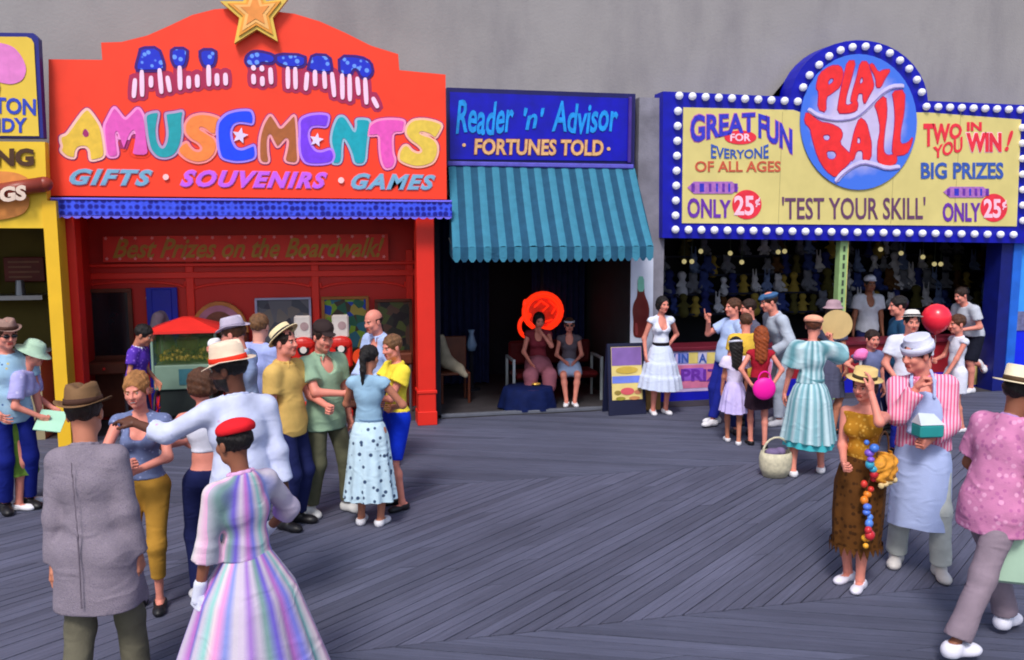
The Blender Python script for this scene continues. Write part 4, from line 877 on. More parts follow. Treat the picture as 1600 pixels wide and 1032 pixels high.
# awning: a slab of cloth panels between battens, deep colour bands, scalloped valance
xl,_=fac(701,262,10.95); xr,_=fac(992,262,10.95); ztop=3.36; Yf=10.2; _,zf=fac(860,386,Yf); _,zv=fac(860,409,Yf)
xfl,_=fac(707,386,Yf); xfr,_=fac(1021,386,Yf)
aw=empty('awning',((xl+xr)/2,10.9,ztop),'teal striped cloth awning with a scalloped valance over the fortune booth','awning')
AL=cloth('awning_light',(60,126,152),.8,.10,bump=.15); AD=cloth('awning_dark',(36,80,108),.8,.12,bump=.15)
nb=27; SB=5
for i in range(nb):
    V=[];Fc=[]
    for j in range(SB+1):
        t=j/SB
        for k in range(4):
            u=(i+k/3)/nb; xb=xl+(xr-xl)*u; xf_=xfl+(xfr-xfl)*u; x=xb+(xf_-xb)*t; y=10.95+(Yf-10.95)*t; z=ztop+(zf-ztop)*t-.035*math.sin(math.pi*t)+(.012*math.sin(math.pi*k/3) if i%2==0 else -.006*math.sin(math.pi*k/3))+.006*math.sin(u*9+t*4)
            V.append((x,y,z))
    for j in range(SB):
        for k in range(3): a=j*4+k; Fc.append((a,a+1,a+5,a+4))
    b=len(V)
    for k in range(4):
        u=(i+k/3)/nb; x=xfl+(xfr-xfl)*u; V+= [(x,Yf-.006+.008*math.sin(u*60),zf+.0),(x,Yf-.012+.014*math.sin(u*46),zv+(.045 if k in(0,3) else 0))]
    for k in range(3): a=b+2*k; Fc.append((a,a+2,a+3,a+1)) if False else Fc.append((a+1,a+3,a+2,a))
    me=bpy.data.meshes.new('cloth_stripe'); me.from_pydata(V,[],Fc); me.polygons.foreach_set('use_smooth',[True]*len(Fc)); plocal(link('cloth_stripe',me,AL if i%2==0 else AD),aw)
for s,xb,xf_ in((0,xl,xfl),(1,xr,xfr)):
    me=bpy.data.meshes.new('side_cloth'); me.from_pydata([(xb,10.95,ztop),(xf_,Yf,zf),(xf_,Yf,zv+.03),(xb,10.95,zf-.1)],[],[(0,1,2,3)]); plocal(link('side_cloth',me,AD),aw)
m=MB(); m.cyl((xfl,Yf+.02,zf-.015),(xfr,Yf+.02,zf-.015),.014); 
for x in(xfl+.02,xfr-.02): m.cyl((x,Yf+.02,zf-.02),(min(max(x,xl),xr),10.93,zf+.1),.012)
plocal(m.build('frame_tube',mat('tube_grey',(110,116,124),.4)),aw)
# booth interior
bt=empty('fortune_booth',(2.9,11,0),'dark curtained recess of the fortune teller under the teal awning','booth')
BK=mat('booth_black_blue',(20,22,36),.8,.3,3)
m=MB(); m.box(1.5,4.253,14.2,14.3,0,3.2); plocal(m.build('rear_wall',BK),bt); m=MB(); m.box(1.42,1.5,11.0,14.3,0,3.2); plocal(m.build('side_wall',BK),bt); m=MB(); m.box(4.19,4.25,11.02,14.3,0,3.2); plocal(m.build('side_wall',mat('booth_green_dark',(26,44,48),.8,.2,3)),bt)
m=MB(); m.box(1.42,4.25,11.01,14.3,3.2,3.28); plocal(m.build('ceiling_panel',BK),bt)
m=MB(); m.box(1.45,4.25,11.0,11.08,0.006,.05,.006); plocal(m.build('threshold',mat('threshold_stone',(96,100,112),.7,.15,6)),bt)
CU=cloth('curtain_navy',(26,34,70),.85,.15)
def curtain(x0,x1,Yc,z0,z1,m_,lab):
    n=60; V=[];Fc=[]
    for i in range(n+1):
        x=x0+(x1-x0)*i/n; 
        for j in range(5): t=j/4; V.append((x,Yc+.05*math.sin(i*.95+.3*math.sin(i*.4))*(.5+.5*t),z1+(z0-z1)*t))
    for i in range(n):
        for j in range(4): a=i*5+j; Fc.append((a,a+5,a+6,a+1))
    me=bpy.data.meshes.new('curtain'); me.from_pydata(V,[],Fc); me.polygons.foreach_set('use_smooth',[True]*len(Fc)); o=link('curtain',me,m_); tag(o,lab,'curtain')
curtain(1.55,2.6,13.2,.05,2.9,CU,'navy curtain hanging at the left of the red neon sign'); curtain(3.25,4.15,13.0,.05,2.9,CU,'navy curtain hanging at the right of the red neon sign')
# red neon sign
YN=12.9; e=empty('neon_sign',(2.9,YN,1.7),'round red neon sign glowing inside the dark fortune booth','neon sign')
NR=mat('neon_red',(250,48,16),.4,0,emit=.75); NM=mat('neon_dim_red',(196,34,14),.5,.45,16,emit=.42)
def npt(x,y): return fac(x,y,YN)
cx_,cz_=npt(848,487); rx=abs(npt(877,487)[0]-cx_); rz=abs(npt(848,459)[1]-cz_)
m=MB(); m.prism([(cx_+rx*math.cos(a)*.93,cz_+rz*math.sin(a)*.93) for a in np.linspace(0,2*math.pi,28)[:-1]],YN+.01,.03); plocal(m.build('lit_disc',NM),e)
def ringt(cx,cz,rx,rz,a0,a1,r,n=24): return [(cx+rx*math.cos(a),YN-.01,cz+rz*math.sin(a)) for a in np.linspace(a0,a1,n)]
m=MB(); m.tube(ringt(cx_,cz_,rx,rz,0,2*math.pi,0),.040,10); plocal(m.build('outer_tube',NR),e)
m=MB(); m.tube(ringt(cx_,cz_,rx*.82,rz*.82,-1.2,3.6,0),.016,8); plocal(m.build('inner_tube',NR),e)
for pts in ([(835,480),(845,470),(856,478),(848,486)],[(858,470),(868,480),(862,490)],[(838,497),(850,503),(862,500)]):
    m=MB(); m.tube([(npt(*p)[0],YN-.02,npt(*p)[1]) for p in pts],.012,6); plocal(m.build('figure_tube',NR),e)
c2=npt(826,510); m=MB(); m.tube(ringt(c2[0],c2[1],rx*.5,rz*.62,1.5,4.9,0,14),.034,8); plocal(m.build('lower_tube',NR),e)
m=MB(); m.sph((npt(820,476)[0],YN-.03,npt(820,476)[1]),.05,10,(.045,.03,.09)); plocal(m.build('hand_tube',NR),e)
m=MB(); m.box(cx_-.02,cx_+.02,YN+.04,YN+.07,cz_+rz,3.2); plocal(m.build('hanger',BK),e)
# bench with the two sitters
by0=11.95; bx0,_=fac(800,600,by0); bx1,_=fac(928,600,by0)
e=empty('red_bench',((bx0+bx1)/2,by0,0),'red upholstered bench with pale metal arm frames inside the fortune booth','bench')
RU=cloth('bench_red',(84,18,22),.5,.2); CHR=mat('tube_pale',(190,200,206),.25,.05,metal=.4)
m=MB(); m.box(bx0,bx1,by0-.25,by0+.22,.34,.44,.04); plocal(m.build('seat',RU),e); m=MB(); m.box(bx0,bx1,by0+.2,by0+.28,.5,.86,.03); plocal(m.build('backrest',RU),e)
for x in(bx0-.03,bx1+.03):
    m=MB(); m.box(x-.02,x+.02,by0-.28,by0-.24,0,.62,.006); m.box(x-.02,x+.02,by0+.2,by0+.24,0,.62,.006); m.box(x-.02,x+.02,by0-.28,by0+.24,.62,.66,.006); plocal(m.build('arm_frame',CHR),e)
# low table with dark blue cloth before the bench
tx,ty=gnd(825,646); ty=11.35; tx,_=fac(825,640,ty)
e=empty('low_table',(tx,ty,0),'low round table under a dark blue cloth in front of the bench','table')
m=MB(); m.cyl((tx,ty,0),(tx,ty,.3),.03); m.cyl((tx,ty,.0),(tx,ty,.02),.16); plocal(m.build('pedestal',mat('cart_dark',(34,42,40))),e); m=MB(); m.cyl((tx,ty,.3),(tx,ty,.32),.30,n=28); plocal(m.build('tabletop',WOOD),e)
n=48; V=[];Q=[]
for j,(r,z) in enumerate([(.001,.328),(.28,.328),(.305,.315),(.33,.2),(.36,.03)]):
    for i in range(n): a=2*math.pi*i/n; rr=r*(1+(.06*math.sin(9*a)+.03*math.sin(5*a))*max(0,(j-2))/2); V.append((tx+rr*math.cos(a)*1.15,ty+rr*math.sin(a),z))
for j in range(4):
    for i in range(n): Q.append((j*n+i,j*n+(i+1)%n,(j+1)*n+(i+1)%n,(j+1)*n+i))
o=link('tablecloth',qmesh('tablecloth',V,Q),cloth('cloth_night_blue',(10,24,70),.8,.2)); tag(o,'dark blue cloth draped over the low round table','tablecloth')
m=MB(); m.sph((tx+.12,ty,.352),.05,10,(.07,.05,.022)); tag(m.build('brass_dish',mat('brass_bright',(240,190,90),.25,.1,metal=.6),smooth=True),'small bright brass dish on the dark blue tablecloth','dish')
# chair at the left with a pale cloth
e=empty('wooden_chair',(1.85,12.1,0),'dark wooden chair with a cream cloth inside the left of the fortune booth','chair')
m=MB(); m.box(1.62,2.06,11.9,12.3,.42,.46,.01); plocal(m.build('seat',WOOD),e); m=MB(); m.box(1.62,2.06,12.27,12.31,.46,.95,.01); plocal(m.build('backrest',WOOD),e)
for x in(1.64,2.04):
    for y in(11.92,12.28): m=MB(); m.cyl((x,y,0),(x,y,.42),.02); plocal(m.build('leg',WOOD),e)
V,Q=sdf([C_((1.68,12.22,.95),(1.74,12.12,.6),.05,.09,k=.05),C_((1.74,12.1,.6),(1.9,11.98,.5),.1,.08,k=.06),C_((1.9,11.98,.5),(1.98,11.86,.42),.07,.04,k=.05)],.02,folds(.006,30))
tag(link('cloth_heap',qmesh('cloth_heap',V,Q),cloth('cloth_cream',(170,160,140))),'cream cloth heaped over the dark wooden chair','cloth')
e=empty('floor_fan',(2.35,13.0,0),'small pale blue vase lamp glinting in the dark beside the navy curtain','lamp')
m=MB(); m.cyl((2.25,12.9,0),(2.25,12.9,.62),.03); m.cyl((2.25,12.9,0),(2.25,12.9,.03),.14); plocal(m.build('stand',BK),e); V,Q=lathe([(.001,.62),(.06,.63),(.09,.72),(.05,.84),(.035,.9),(.06,.96),(.001,.965)],16); o=link('vase',qmesh('vase',V+np.array([2.25,12.9,0]),Q),mat('vase_blue',(130,160,200),.2,.05)); plocal(o,e); e.name='vase_lamp'
# ------------------------------------------------------------------ white bottle advertisement on the pier
Y=10.97
s=empty('bottle_sign',(4.45,Y,.4),'white painted board with a tall brown cola bottle on the pier','sign')
m=MB(); m.prism([fac(a,b,Y) for a,b in [(986,400),(1021,402),(1019,640),(984,640)]],Y,.02); plocal(m.build('board',mat('board_white',(206,212,232),.5,.08,4)),s)
bot=[(997,440),(1006,440),(1007,458),(1009,465),(1013,474),(1015,486),(1013,502),(1014,518),(1012,528),(991,528),(989,518),(990,502),(988,486),(990,474),(995,465),(996,458)]
plocal(pshape('bottle_picture',[bot],Y-.006,mat('cola_brown',(104,34,30),.35,.12,8),smooth=2),s)
plocal(pshape('bottle_neck_picture',[[(997,432),(1006,432),(1007,456),(996,456)]],Y-.010,mat('bottle_glass_green',(120,190,170),.3,.1,8)),s)
plocal(pshape('highlight_picture',[[(992,505),(996,505),(997,524),(993,524)]],Y-.011,mat('cola_red',(150,60,60),.4)),s)
# sandwich board
sx,sy=gnd(976,646); e=empty('sandwich_board',(sx,sy,0),'dark framed sandwich board with a painted food poster','sandwich board')
x0,x1,z0,z1=px_box(951,540,1003,628,sy)
FRM=mat('board_frame_dark',(24,28,58),.5,.1,6)
def tilt(o): o.rotation_euler=(R_(-7),0,0); return o
def bx(name,m_,a,b,y0,y1,c,d,bev=.004):
    m=MB(); m.box(a-sx,b-sx,y0,y1,c,d,bev); o=m.build(name,m_); o.parent=e; o.rotation_euler=(R_(-7),0,0); o.location=(0,-.12,0); return o
bx('frame',FRM,x0-.02,x1+.02,.0,.035,0.0,z1+.03); bx('poster',mat('poster_cream',(226,206,130),.5,.08,5),x0+.03,x1-.03,-.006,.0-.001,z0+.06,z1-.02)
H_=z1-z0
bx('poster_sky',mat('poster_mauve',(132,100,170),.5,.15,5),x0+.035,x1-.035,-.010,-.0065,z0+H_*.66,z1-.025,0)
bx('poster_band',mat('poster_blue',(110,130,220),.5,.15,5),x0+.035,x1-.035,-.010,-.0065,z0+H_*.36,z0+H_*.48,0)
for (u,v,rx_,rz_,c) in((.5,.58,.16,.05,(200,170,70)),(.5,.57,.12,.03,(110,80,40)),(.5,.22,.1,.05,(214,90,100)),(.22,.2,.05,.03,(150,130,60)),(.8,.2,.05,.03,(190,120,90)),(.3,.1,.07,.025,(150,140,50)),(.7,.1,.08,.025,(200,140,90))):
    m=MB(); uu=x0+(x1-x0)*u-sx; vv=z0+H_*v; yy=-.012-.0006*rx_*20; m.prism([(uu+rx_*math.cos(a),vv+rz_*math.sin(a)) for a in np.linspace(0,2*math.pi,17)[:-1]],yy,.003); o=m.build('food_picture',mat('food_%d_%d_%d'%c,c,.5,.1,9)); o.parent=e; o.rotation_euler=(R_(-7),0,0); o.location=(0,-.12,0)
m=MB(); m.box(x0-sx-.02,x1-sx+.02,-.0,.03,0,z1+.02,.004); o=m.build('rear_frame',FRM); o.parent=e; o.rotation_euler=(R_(8),0,0); o.location=(0,.16,0)
# pale base things by the pier
m=MB(); bx0_,_=fac(1008,640,10.9); m.box(bx0_,bx0_+.22,10.86,10.965,0,.42,.01); tag(m.build('crate',mat('crate_tan',(190,150,90),.7,.15,8)),'small tan crate standing at the foot of the pier','crate')
# ------------------------------------------------------------------ PLAY BALL sign
Y=10.85
sg=empty('play_ball_sign',(7.6,Y,2.4),'large play ball sign with a round ball and white bulbs on a blue frame','sign')
BF=mat('frame_royal_blue',(6,10,168),.45,.15,6); YP=mat('panel_pale_yellow',(224,208,132),.55,.06,3)
bcx,bcy,brx,bry=1341,191,91,106
def arcp(r,a0,a1,n=18):
    return [(1342+r*math.cos(a),168-r*math.sin(a)) for a in np.linspace(a0,a1,n)]
xR=1596
A=[(1035,372),(1036,143),(1238,152)]+[(1342-108*math.cos(a),162-99*math.sin(a)) for a in np.linspace(.10,math.pi-.02,20)]+[(1452,158),(1640,166),(1638,381)]
m=MB(); m.prism([fac(a,b,Y+.02) for a,b in A],Y+.02,.30); plocal(m.build('frame',BF),sg)
P=[(1066,349),(1068,168),(1240,172),(1252,176),(1430,176),(1450,176),(1596,187),(1589,354)]
m=MB(); m.prism([fac(a,b,Y+.0) for a,b in P],Y+.004,.014); plocal(m.build('panel',YP),sg)
for px in (1222,1400,1500): 
    a=fac(px,200,Y-.0); b=fac(px,352,Y); m=MB(); m.box(a[0]-.004,a[0]+.004,Y+.001,Y+.0035,b[1]+.02,a[1]+.22); plocal(m.build('joint',mat('joint_tan',(180,168,112))),sg)
def ballfn(n,l,tc,base):
    g=n.new('ShaderNodeNewGeometry'); no=n.new('ShaderNodeTexNoise'); no.inputs['Scale'].default_value=5; l.new(g.outputs['Position'],no.inputs['Vector'])
    mp=n.new('ShaderNodeMapping'); cx,cz=fac(bcx,bcy,Y); ex=abs(fac(bcx+brx,bcy,Y)[0]-cx); ez=abs(fac(bcx,bcy-bry,Y)[1]-cz)
    mp.inputs['Location'].default_value=(-cx/ex,0,-cz/ez); mp.inputs['Scale'].default_value=(1/ex,0,1/ez); l.new(g.outputs['Position'],mp.inputs['Vector'])
    vl_=n.new('ShaderNodeVectorMath'); vl_.operation='LENGTH'; l.new(mp.outputs[0],vl_.inputs[0])
    r=n.new('ShaderNodeMapRange'); r.inputs[1].default_value=.62; r.inputs[2].default_value=.98; l.new(mth(n,l,'ADD',vl_.outputs['Value'],mth(n,l,'MULTIPLY',no.outputs[0],.25)),r.inputs[0])
    return mixn(n,l,r.outputs[0],base,(70,120,235))
BW=mat('ball_painted_white',(208,196,236),.5,.06,8,fn=ballfn)
plocal(pshape('ball',[[(bcx+brx*math.cos(a),bcy+bry*math.sin(a)) for a in np.linspace(0,2*math.pi,49)[:-1]]],Y-.012,BW,th=.02,smooth=0),sg)
ZP=(1230,50); RL=mat('letter_ball_red',(246,48,52),.5,.1,9); RE=mat('letter_edge_crimson',(170,40,120),.5)
PB=[[[(270,210),(330,210),(350,260),(330,340),(275,382),(240,405),(240,500),(190,480),(197,370),(178,350),(198,260)],[(270,285),(290,290),(285,315),(255,335),(250,310)]],
[[(375,180),(425,180),(400,280),(365,400),(360,455),(390,455),(428,420),(440,450),(430,490),(380,505),(310,505),(325,400),(350,280)]],
[[(455,185),(500,185),(525,280),(540,340),(505,400),(480,450),(470,420),(470,382),(440,380),(430,430),(393,440),(400,390),(430,290)],[(465,275),(475,310),(450,330),(448,300)]],
[[(530,195),(565,255),(600,235),(642,235),(605,290),(580,345),(552,345),(550,285),(508,208)]],
[[(120,490),(200,560),(270,570),(330,600),(345,640),(322,690),(370,740),(400,765),(400,790),(370,830),(330,860),(300,905),(240,860),(190,780),(150,640),(145,600),(105,560)],[(220,640),(260,635),(270,660),(250,680),(225,670)],[(240,740),(290,735),(310,765),(290,795),(250,790)]],
[[(450,530),(490,560),(510,640),(522,690),(520,790),(470,800),(470,735),(430,735),(410,800),(380,790),(395,720),(415,620)],[(435,650),(455,660),(455,695),(430,695)]],
[[(540,450),(610,390),(620,500),(600,640),(595,740),(620,770),(678,758),(680,810),(640,835),(560,820),(560,700),(580,600),(560,500)]],
[[(650,370),(730,360),(725,500),(700,620),(700,700),(750,690),(780,650),(770,700),(740,760),(660,770),(650,730),(670,560),(665,450)]]]
for pi_,ps in enumerate(PB):
    pp=[zm(ZP,3.968,p) for p in ps]; plocal(pshape('letter',pp,Y-.028-.0004*(pi_%3),RL,smooth=1),sg); plocal(pshape('letter_edge',pp,Y-.0242-.0005*(pi_%3),RE,off=.012,th=.002,smooth=1),sg)
def ribbon(pts,w):
    pts=[Vector(p) for p in pts]; L=[];R2=[]
    for i,p in enumerate(pts):
        d=(pts[min(i+1,len(pts)-1)]-pts[max(i-1,0)]).normalized(); n=Vector((-d.y,d.x))*w/2; L.append(tuple(p+n)); R2.append(tuple(p-n))
    return L+R2[::-1]
SW=mat('seam_pale',(214,204,244),.5); SWE=mat('seam_shade_violet',(140,128,190),.5)
for c in([(130,478),(180,515),(250,535),(330,542),(410,530),(470,495),(530,435),(590,375),(650,338),(725,335)],[(300,930),(340,880),(400,835),(470,805),(540,820),(620,848),(700,835)]):
    plocal(pshape('seam',[zm(ZP,3.968,ribbon(c,30))],Y-.033,SW,smooth=1,th=.002),sg); plocal(pshape('seam_line',[zm(ZP,3.968,ribbon([(x,y+10) for x,y in c],9))],Y-.0355,SWE,smooth=1,th=.002),sg)
# bulbs
V,Q=lathe([(.001,-.052),(.022,-.048),(.04,-.03),(.046,-.008),(.042,.012),(.03,.03),(.001,.04)],10); V=V[:,[0,2,1]]*np.array([1,1,1.])
bme=qmesh('bulb',V,Q); bme.materials.append(mat('bulb_white_glass',(236,236,246),.25,0,spec=.6,emit=.12))  # the bulbs are unlit; a faint glow is put into their white glass
def bulb(px,py):
    x,z=fac(px,py,Y-.01); o=bpy.data.objects.new('bulb',bme); COL.objects.link(o); o.location=(x,Y-.01,z); o.scale=(1.2,)*3; plocal(o,sg)
def lerp(a,b,n): return [(a[0]+(b[0]-a[0])*i/(n-1),a[1]+(b[1]-a[1])*i/(n-1)) for i in range(n)]
pts=lerp((1061,150),(1246,159),10)+lerp((1059,174),(1055,337),8)+lerp((1055,359),(1583,367),27)+lerp((1447,167),(1594,172),9)+lerp((1597,200),(1598,345),7)
pts+=[zm(ZP,3.968,[q])[0] for q in [(97,345),(137,270),(196,206),(258,152),(329,115),(403,96),(484,92),(561,105),(634,133),(697,178),(754,230),(802,298),(832,375)]]
for p in pts: bulb(*p)
# lettering of the panel
CB=mat('letter_blue',(56,56,200),.5,.25,20); CV=mat('letter_purple',(110,50,170),.5,.25,20); CR=mat('letter_red',(238,50,70),.5,.12,16); CO=mat('letter_rust',(206,92,66),.5,.15,16); CS=mat('letter_steel_blue',(58,92,180),.5,.2,16); CBR=mat('letter_brown_violet',(106,66,104),.5,.2,16); PKW=mat('letter_pinkish_white',(255,206,226),.5); LV=mat('letter_lilac_edge',(196,110,170),.5)
Yt=Y-.004
def T(s,box,m_,**k): 
    o=text('lettering',s,box,Yt,m_,**k); plocal(o,sg)
    for q in list(COL.objects):
        if q.name.startswith('lettering_outline') and q.parent is None: plocal(q,sg)
T('GREAT',(1079,172,1180,222),CB,bold=.03,outl=.03,omat=LV,warp=lambda u,v:(u,.18+(.62+.3*(1-u)**2)*v-.25*(1-u)**2*1.0+.12*u))
T('FUN',(1185,180,1238,242),CB,bold=.03,outl=.03,omat=LV,warp=lambda u,v:(u,v*.62+.42-.42*u**1.3))
def disc(cx,cy,rx,ry,m_,nm,yy=0.): plocal(pshape(nm,[[(cx+rx*math.cos(a),cy+ry*math.sin(a)) for a in np.linspace(0,2*math.pi,29)[:-1]]],Yt+.002+yy,m_,smooth=0,th=.002),sg)
disc(1157,215,25,11,CR,'oval',0); T('FOR',(1141,209,1173,221),PKW,bold=.03)
T('EVERYONE',(1111,223,1201,248),CS,bold=.02,warp=lambda u,v:(u,v*(.55+.75*(u-.5)**2*2)))
T('OF ALL AGES',(1086,252,1220,269),CO,bold=.02)
def plaque(x0,y0,x1,y1):
    plocal(pshape('arrow_plaque',[[(x0,(y0+y1)/2),(x0+10,y0),(x1-10,y0),(x1,(y0+y1)/2),(x1-10,y1),(x0+10,y1)]],Yt,mat('plaque_mauve',(176,112,190),.5,.2,20),smooth=0),sg)
    for i,(f_,w) in enumerate(((.08,5),(.24,7),(.42,4),(.56,3),(.68,4),(.8,3),(.92,5))):
        x=x0+(x1-x0)*f_; plocal(pshape('plaque_mark',[[(x,y0+3),(x+w,y0+3),(x+w,y1-3),(x,y1-3)]],Yt-.004,CB if i%2 else CV,smooth=0,th=.002),sg)
plaque(1074,284,1154,303); plaque(1474,292,1546,309)
T('ONLY',(1074,309,1142,341),CV,bold=.03,warp=lambda u,v:(u,v*(1-.12*u)))
disc(1167,320,23,23,CR,'price_disc'); T('25',(1147,306,1178,337),PKW,bold=.03); T('¢',(1180,309,1188,324),PKW,bold=.03)
T("'TEST YOUR SKILL'",(1222,308,1446,343),CBR,bold=.012)
T('TWO',(1443,193,1503,232),CR,bold=.04,warp=lambda u,v:(u,v*(1-.45*u)+.45*u)); T('IN',(1511,191,1534,205),CR,bold=.04)
T('YOU',(1458,215,1504,249),CR,bold=.03,warp=lambda u,v:(u,v*(.55+.15*u)+.35*u)); T('WIN',(1510,208,1565,238),CR,bold=.05,outl=.03,omat=PKW); T('!',(1570,204,1583,237),CR,bold=.03,shear=.4)
T('BIG PRIZES',(1439,254,1568,280),CS,bold=.03)
T('ONLY',(1473,317,1532,347),CV,bold=.03); disc(1553,325,21,22,CR,'price_disc'); T('25',(1537,311,1564,341),PKW,bold=.03); T('¢',(1566,313,1573,328),PKW,bold=.03)
# ------------------------------------------------------------------ PLAY BALL booth
bt=empty('game_booth',(7.6,11.2,0),'open dark ball game booth under the play ball sign','booth')
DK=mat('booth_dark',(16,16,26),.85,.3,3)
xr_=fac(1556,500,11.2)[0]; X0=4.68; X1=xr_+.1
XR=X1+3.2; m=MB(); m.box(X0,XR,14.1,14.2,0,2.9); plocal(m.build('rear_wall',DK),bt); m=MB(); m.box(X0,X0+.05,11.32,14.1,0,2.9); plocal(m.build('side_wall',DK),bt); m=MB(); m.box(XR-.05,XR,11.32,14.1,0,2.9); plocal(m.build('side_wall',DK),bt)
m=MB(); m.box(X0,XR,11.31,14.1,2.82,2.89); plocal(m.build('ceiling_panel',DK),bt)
YC=11.36
cz=fac(1120,547,YC)[1]
NV=mat('counter_base_blue',(12,18,178),.5,.12,5)
m=MB(); m.box(X0,X1,YC,YC+.06,0.0,.26); plocal(m.build('counter_base',NV),bt); m=MB(); m.box(X0,X1,YC+.01,YC+.06,.26,cz); plocal(m.build('counter_front',mat('counter_red',(150,24,36),.5,.12,4)),bt)
m=MB(); m.box(X0,X1,YC-.04,YC+.45,cz,cz+.06,.01); plocal(m.build('counter_top',mat('counter_maroon',(104,26,44),.45,.15,5)),bt)
def cb(a,b,c,d,m_,nm,yy): 
    x0,z1_=fac(a,c,YC); x1,z0_=fac(b,d,YC); m=MB(); m.box(x0,x1,YC-yy,YC-yy+.0035,z0_,z1_); plocal(m.build(nm,m_),bt)
cb(1036,1206,549,606,mat('poster_lilac',(200,180,226),.5,.12,6),'painted_panel',.006)
for i,(x,c) in enumerate(((1042,(190,180,220)),(1059,(130,140,215)),(1076,(226,206,120)),(1090,(200,196,226)),(1104,(226,206,120)),(1120,(200,196,226)),(1140,(130,140,215)),(1160,(226,206,120)))): cb(x,x+14,551,568,mat('tile_%d_%d_%d'%c,c,.5,.1,8),'painted_square',.0101)
cb(1058,1204,571,601,mat('band_pink',(214,120,160),.5,.2,6),'painted_band',.0103); cb(1068,1098,576,594,mat('patch_violet',(150,90,214),.5,.15,7),'painted_patch',.0142)
Yc2=YC-.012
def T2(s,box,m_,**k): 
    o=text('lettering',s,box,YC-.016,m_,**k); plocal(o,bt)
T2('W',(1043,553,1056,567),CS,bold=.03); T2('I',(1060,553,1063,567),CS,bold=.03); T2('N',(1065,553,1076,567),CS,bold=.03); T2('A',(1092,553,1104,567),CS,bold=.03); T2('PRIZE',(1064,577,1140,596),CV,bold=.03)
cb(1513,1550,534,600,mat('poster_cream',(226,206,130)),'painted_panel',.006)
def T3(polys,m_,nm,yy): plocal(shape(nm,[[fac(x,y,YC-yy) for x,y in p] for p in polys],YC-yy,m_,smooth=2),bt)
T3([[(1524,548),(1532,540),(1541,545),(1543,560),(1533,566),(1525,560)]],mat('cone_ball',(206,96,60),.5,.1),'cone_scoop',.012); T3([[(1525,560),(1543,562),(1535,592),(1531,592)]],mat('cone_rose',(196,110,120),.5,.1),'cone_wafer',.014)
# pale green slotted post
x,_=fac(1315,450,10.98); m=MB(); m.box(x-.065,x+.065,10.96,11.08,0,2.42,.006); po=m.build('slotted_post',mat('post_pale_green',(156,190,128),.5,.12,6)); tag(po,'pale green slotted post holding up the play ball sign','post')
hol=None
for j in range(15):
    if hol is None: m=MB(); m.box(-.018,.018,-.004,.004,-.04,.04,.003); hol=m.build('slot',mat('slot_dark',(60,74,60),.7,0)); o=hol
    else: o=hol.copy(); COL.objects.link(o)
    o.location=(x,10.957,.5+j*.125); o.parent=po
m=MB(); m.box(x+.055,x+.067,10.955,11.085,0,2.40); q=m.build('edge_strip',mat('post_edge_yellow',(206,200,120),.5,.1)); q.parent=po
# right blue pilasters
xa,_=fac(1556,500,11.0); xb,_=fac(1574,500,11.0); xc_,_=fac(1587,500,11.0)
pw=empty('blue_pilaster',(xa,11,0),'blue painted pilaster at the right end of the play ball booth','pilaster')
m=MB(); m.box(xa,xb,10.98,11.29,0,2.7); plocal(m.build('dark_panel',mat('pilaster_navy',(12,24,112),.5,.2,5)),pw)
m=MB(); m.box(xb,xc_,10.96,11.29,0,2.7,.006); plocal(m.build('middle_panel',mat('pilaster_blue',(34,104,214),.45,.15,4)),pw)
sh2=empty('blue_stand',(xc_+.6,11,0),'bright blue painted stand at the right edge of the street','stand')
m=MB(); m.box(xc_+.01,xc_+7.5,11.02,11.28,1.25,2.95); plocal(m.build('upper_panel',mat('stand_sky_blue',(60,156,252),.45,.08,4)),sh2)
m=MB(); m.box(xc_+.01,xc_+7.5,11.02,11.28,0,.95); plocal(m.build('lower_panel',mat('stand_royal',(16,40,236),.45,.08,4)),sh2)
m=MB(); m.box(xc_+.01,xc_+7.5,11.0,11.28,.95,1.25); plocal(m.build('painted_band',mat('stand_band',(110,110,150),.5,.35,12)),sh2)
# prizes on the booth shelves: soft toys
def toy(kind,h=.02):
    if kind=='bear': P=[E_((0,0,.09),(.07,.06,.085)),E_((0,-.01,.21),(.06,.055,.055)),E_((-.045,0,.262),(.02,.015,.02)),E_((.045,0,.262),(.02,.015,.02)),C_((-.055,-.02,.14),(-.10,-.05,.09),.024),C_((.055,-.02,.14),(.10,-.05,.09),.024),C_((-.04,-.03,.04),(-.06,-.11,.03),.028),C_((.04,-.03,.04),(.06,-.11,.03),.028)]
    elif kind=='rabbit': P=[E_((0,0,.09),(.06,.055,.085)),E_((0,-.01,.2),(.05,.05,.05)),C_((-.025,0,.24),(-.035,0,.35),.018,.014),C_((.025,0,.24),(.035,0,.35),.018,.014),C_((-.05,-.02,.13),(-.08,-.05,.08),.02),C_((.05,-.02,.13),(.08,-.05,.08),.02),C_((-.03,-.03,.04),(-.05,-.1,.03),.025),C_((.03,-.03,.04),(.05,-.1,.03),.025)]
    else: P=[C_((0,0,.02),(0,0,.16),.085,.03),E_((0,0,.22),(.05,.05,.055)),C_((-.03,0,.15),(-.1,-.03,.1),.017),C_((.03,0,.15),(.1,-.03,.1),.017),E_((0,.01,.235),(.058,.056,.05))]
    return sdf(P,h)
TC={'bear':[('white',(190,192,206)),('brown',(84,58,36)),('blue',(52,66,130)),('grey',(110,114,130))],'rabbit':[('white',(196,198,212)),('pale blue',(110,130,180)),('grey',(110,114,130))],'doll':[('white',(186,190,208)),('navy',(40,48,110)),('olive',(80,76,40)),('yellow',(150,130,60))]}
tm={}
ORD='first second third fourth fifth sixth seventh eighth ninth tenth eleventh twelfth thirteenth fourteenth fifteenth sixteenth seventeenth eighteenth nineteenth twentieth'.split()
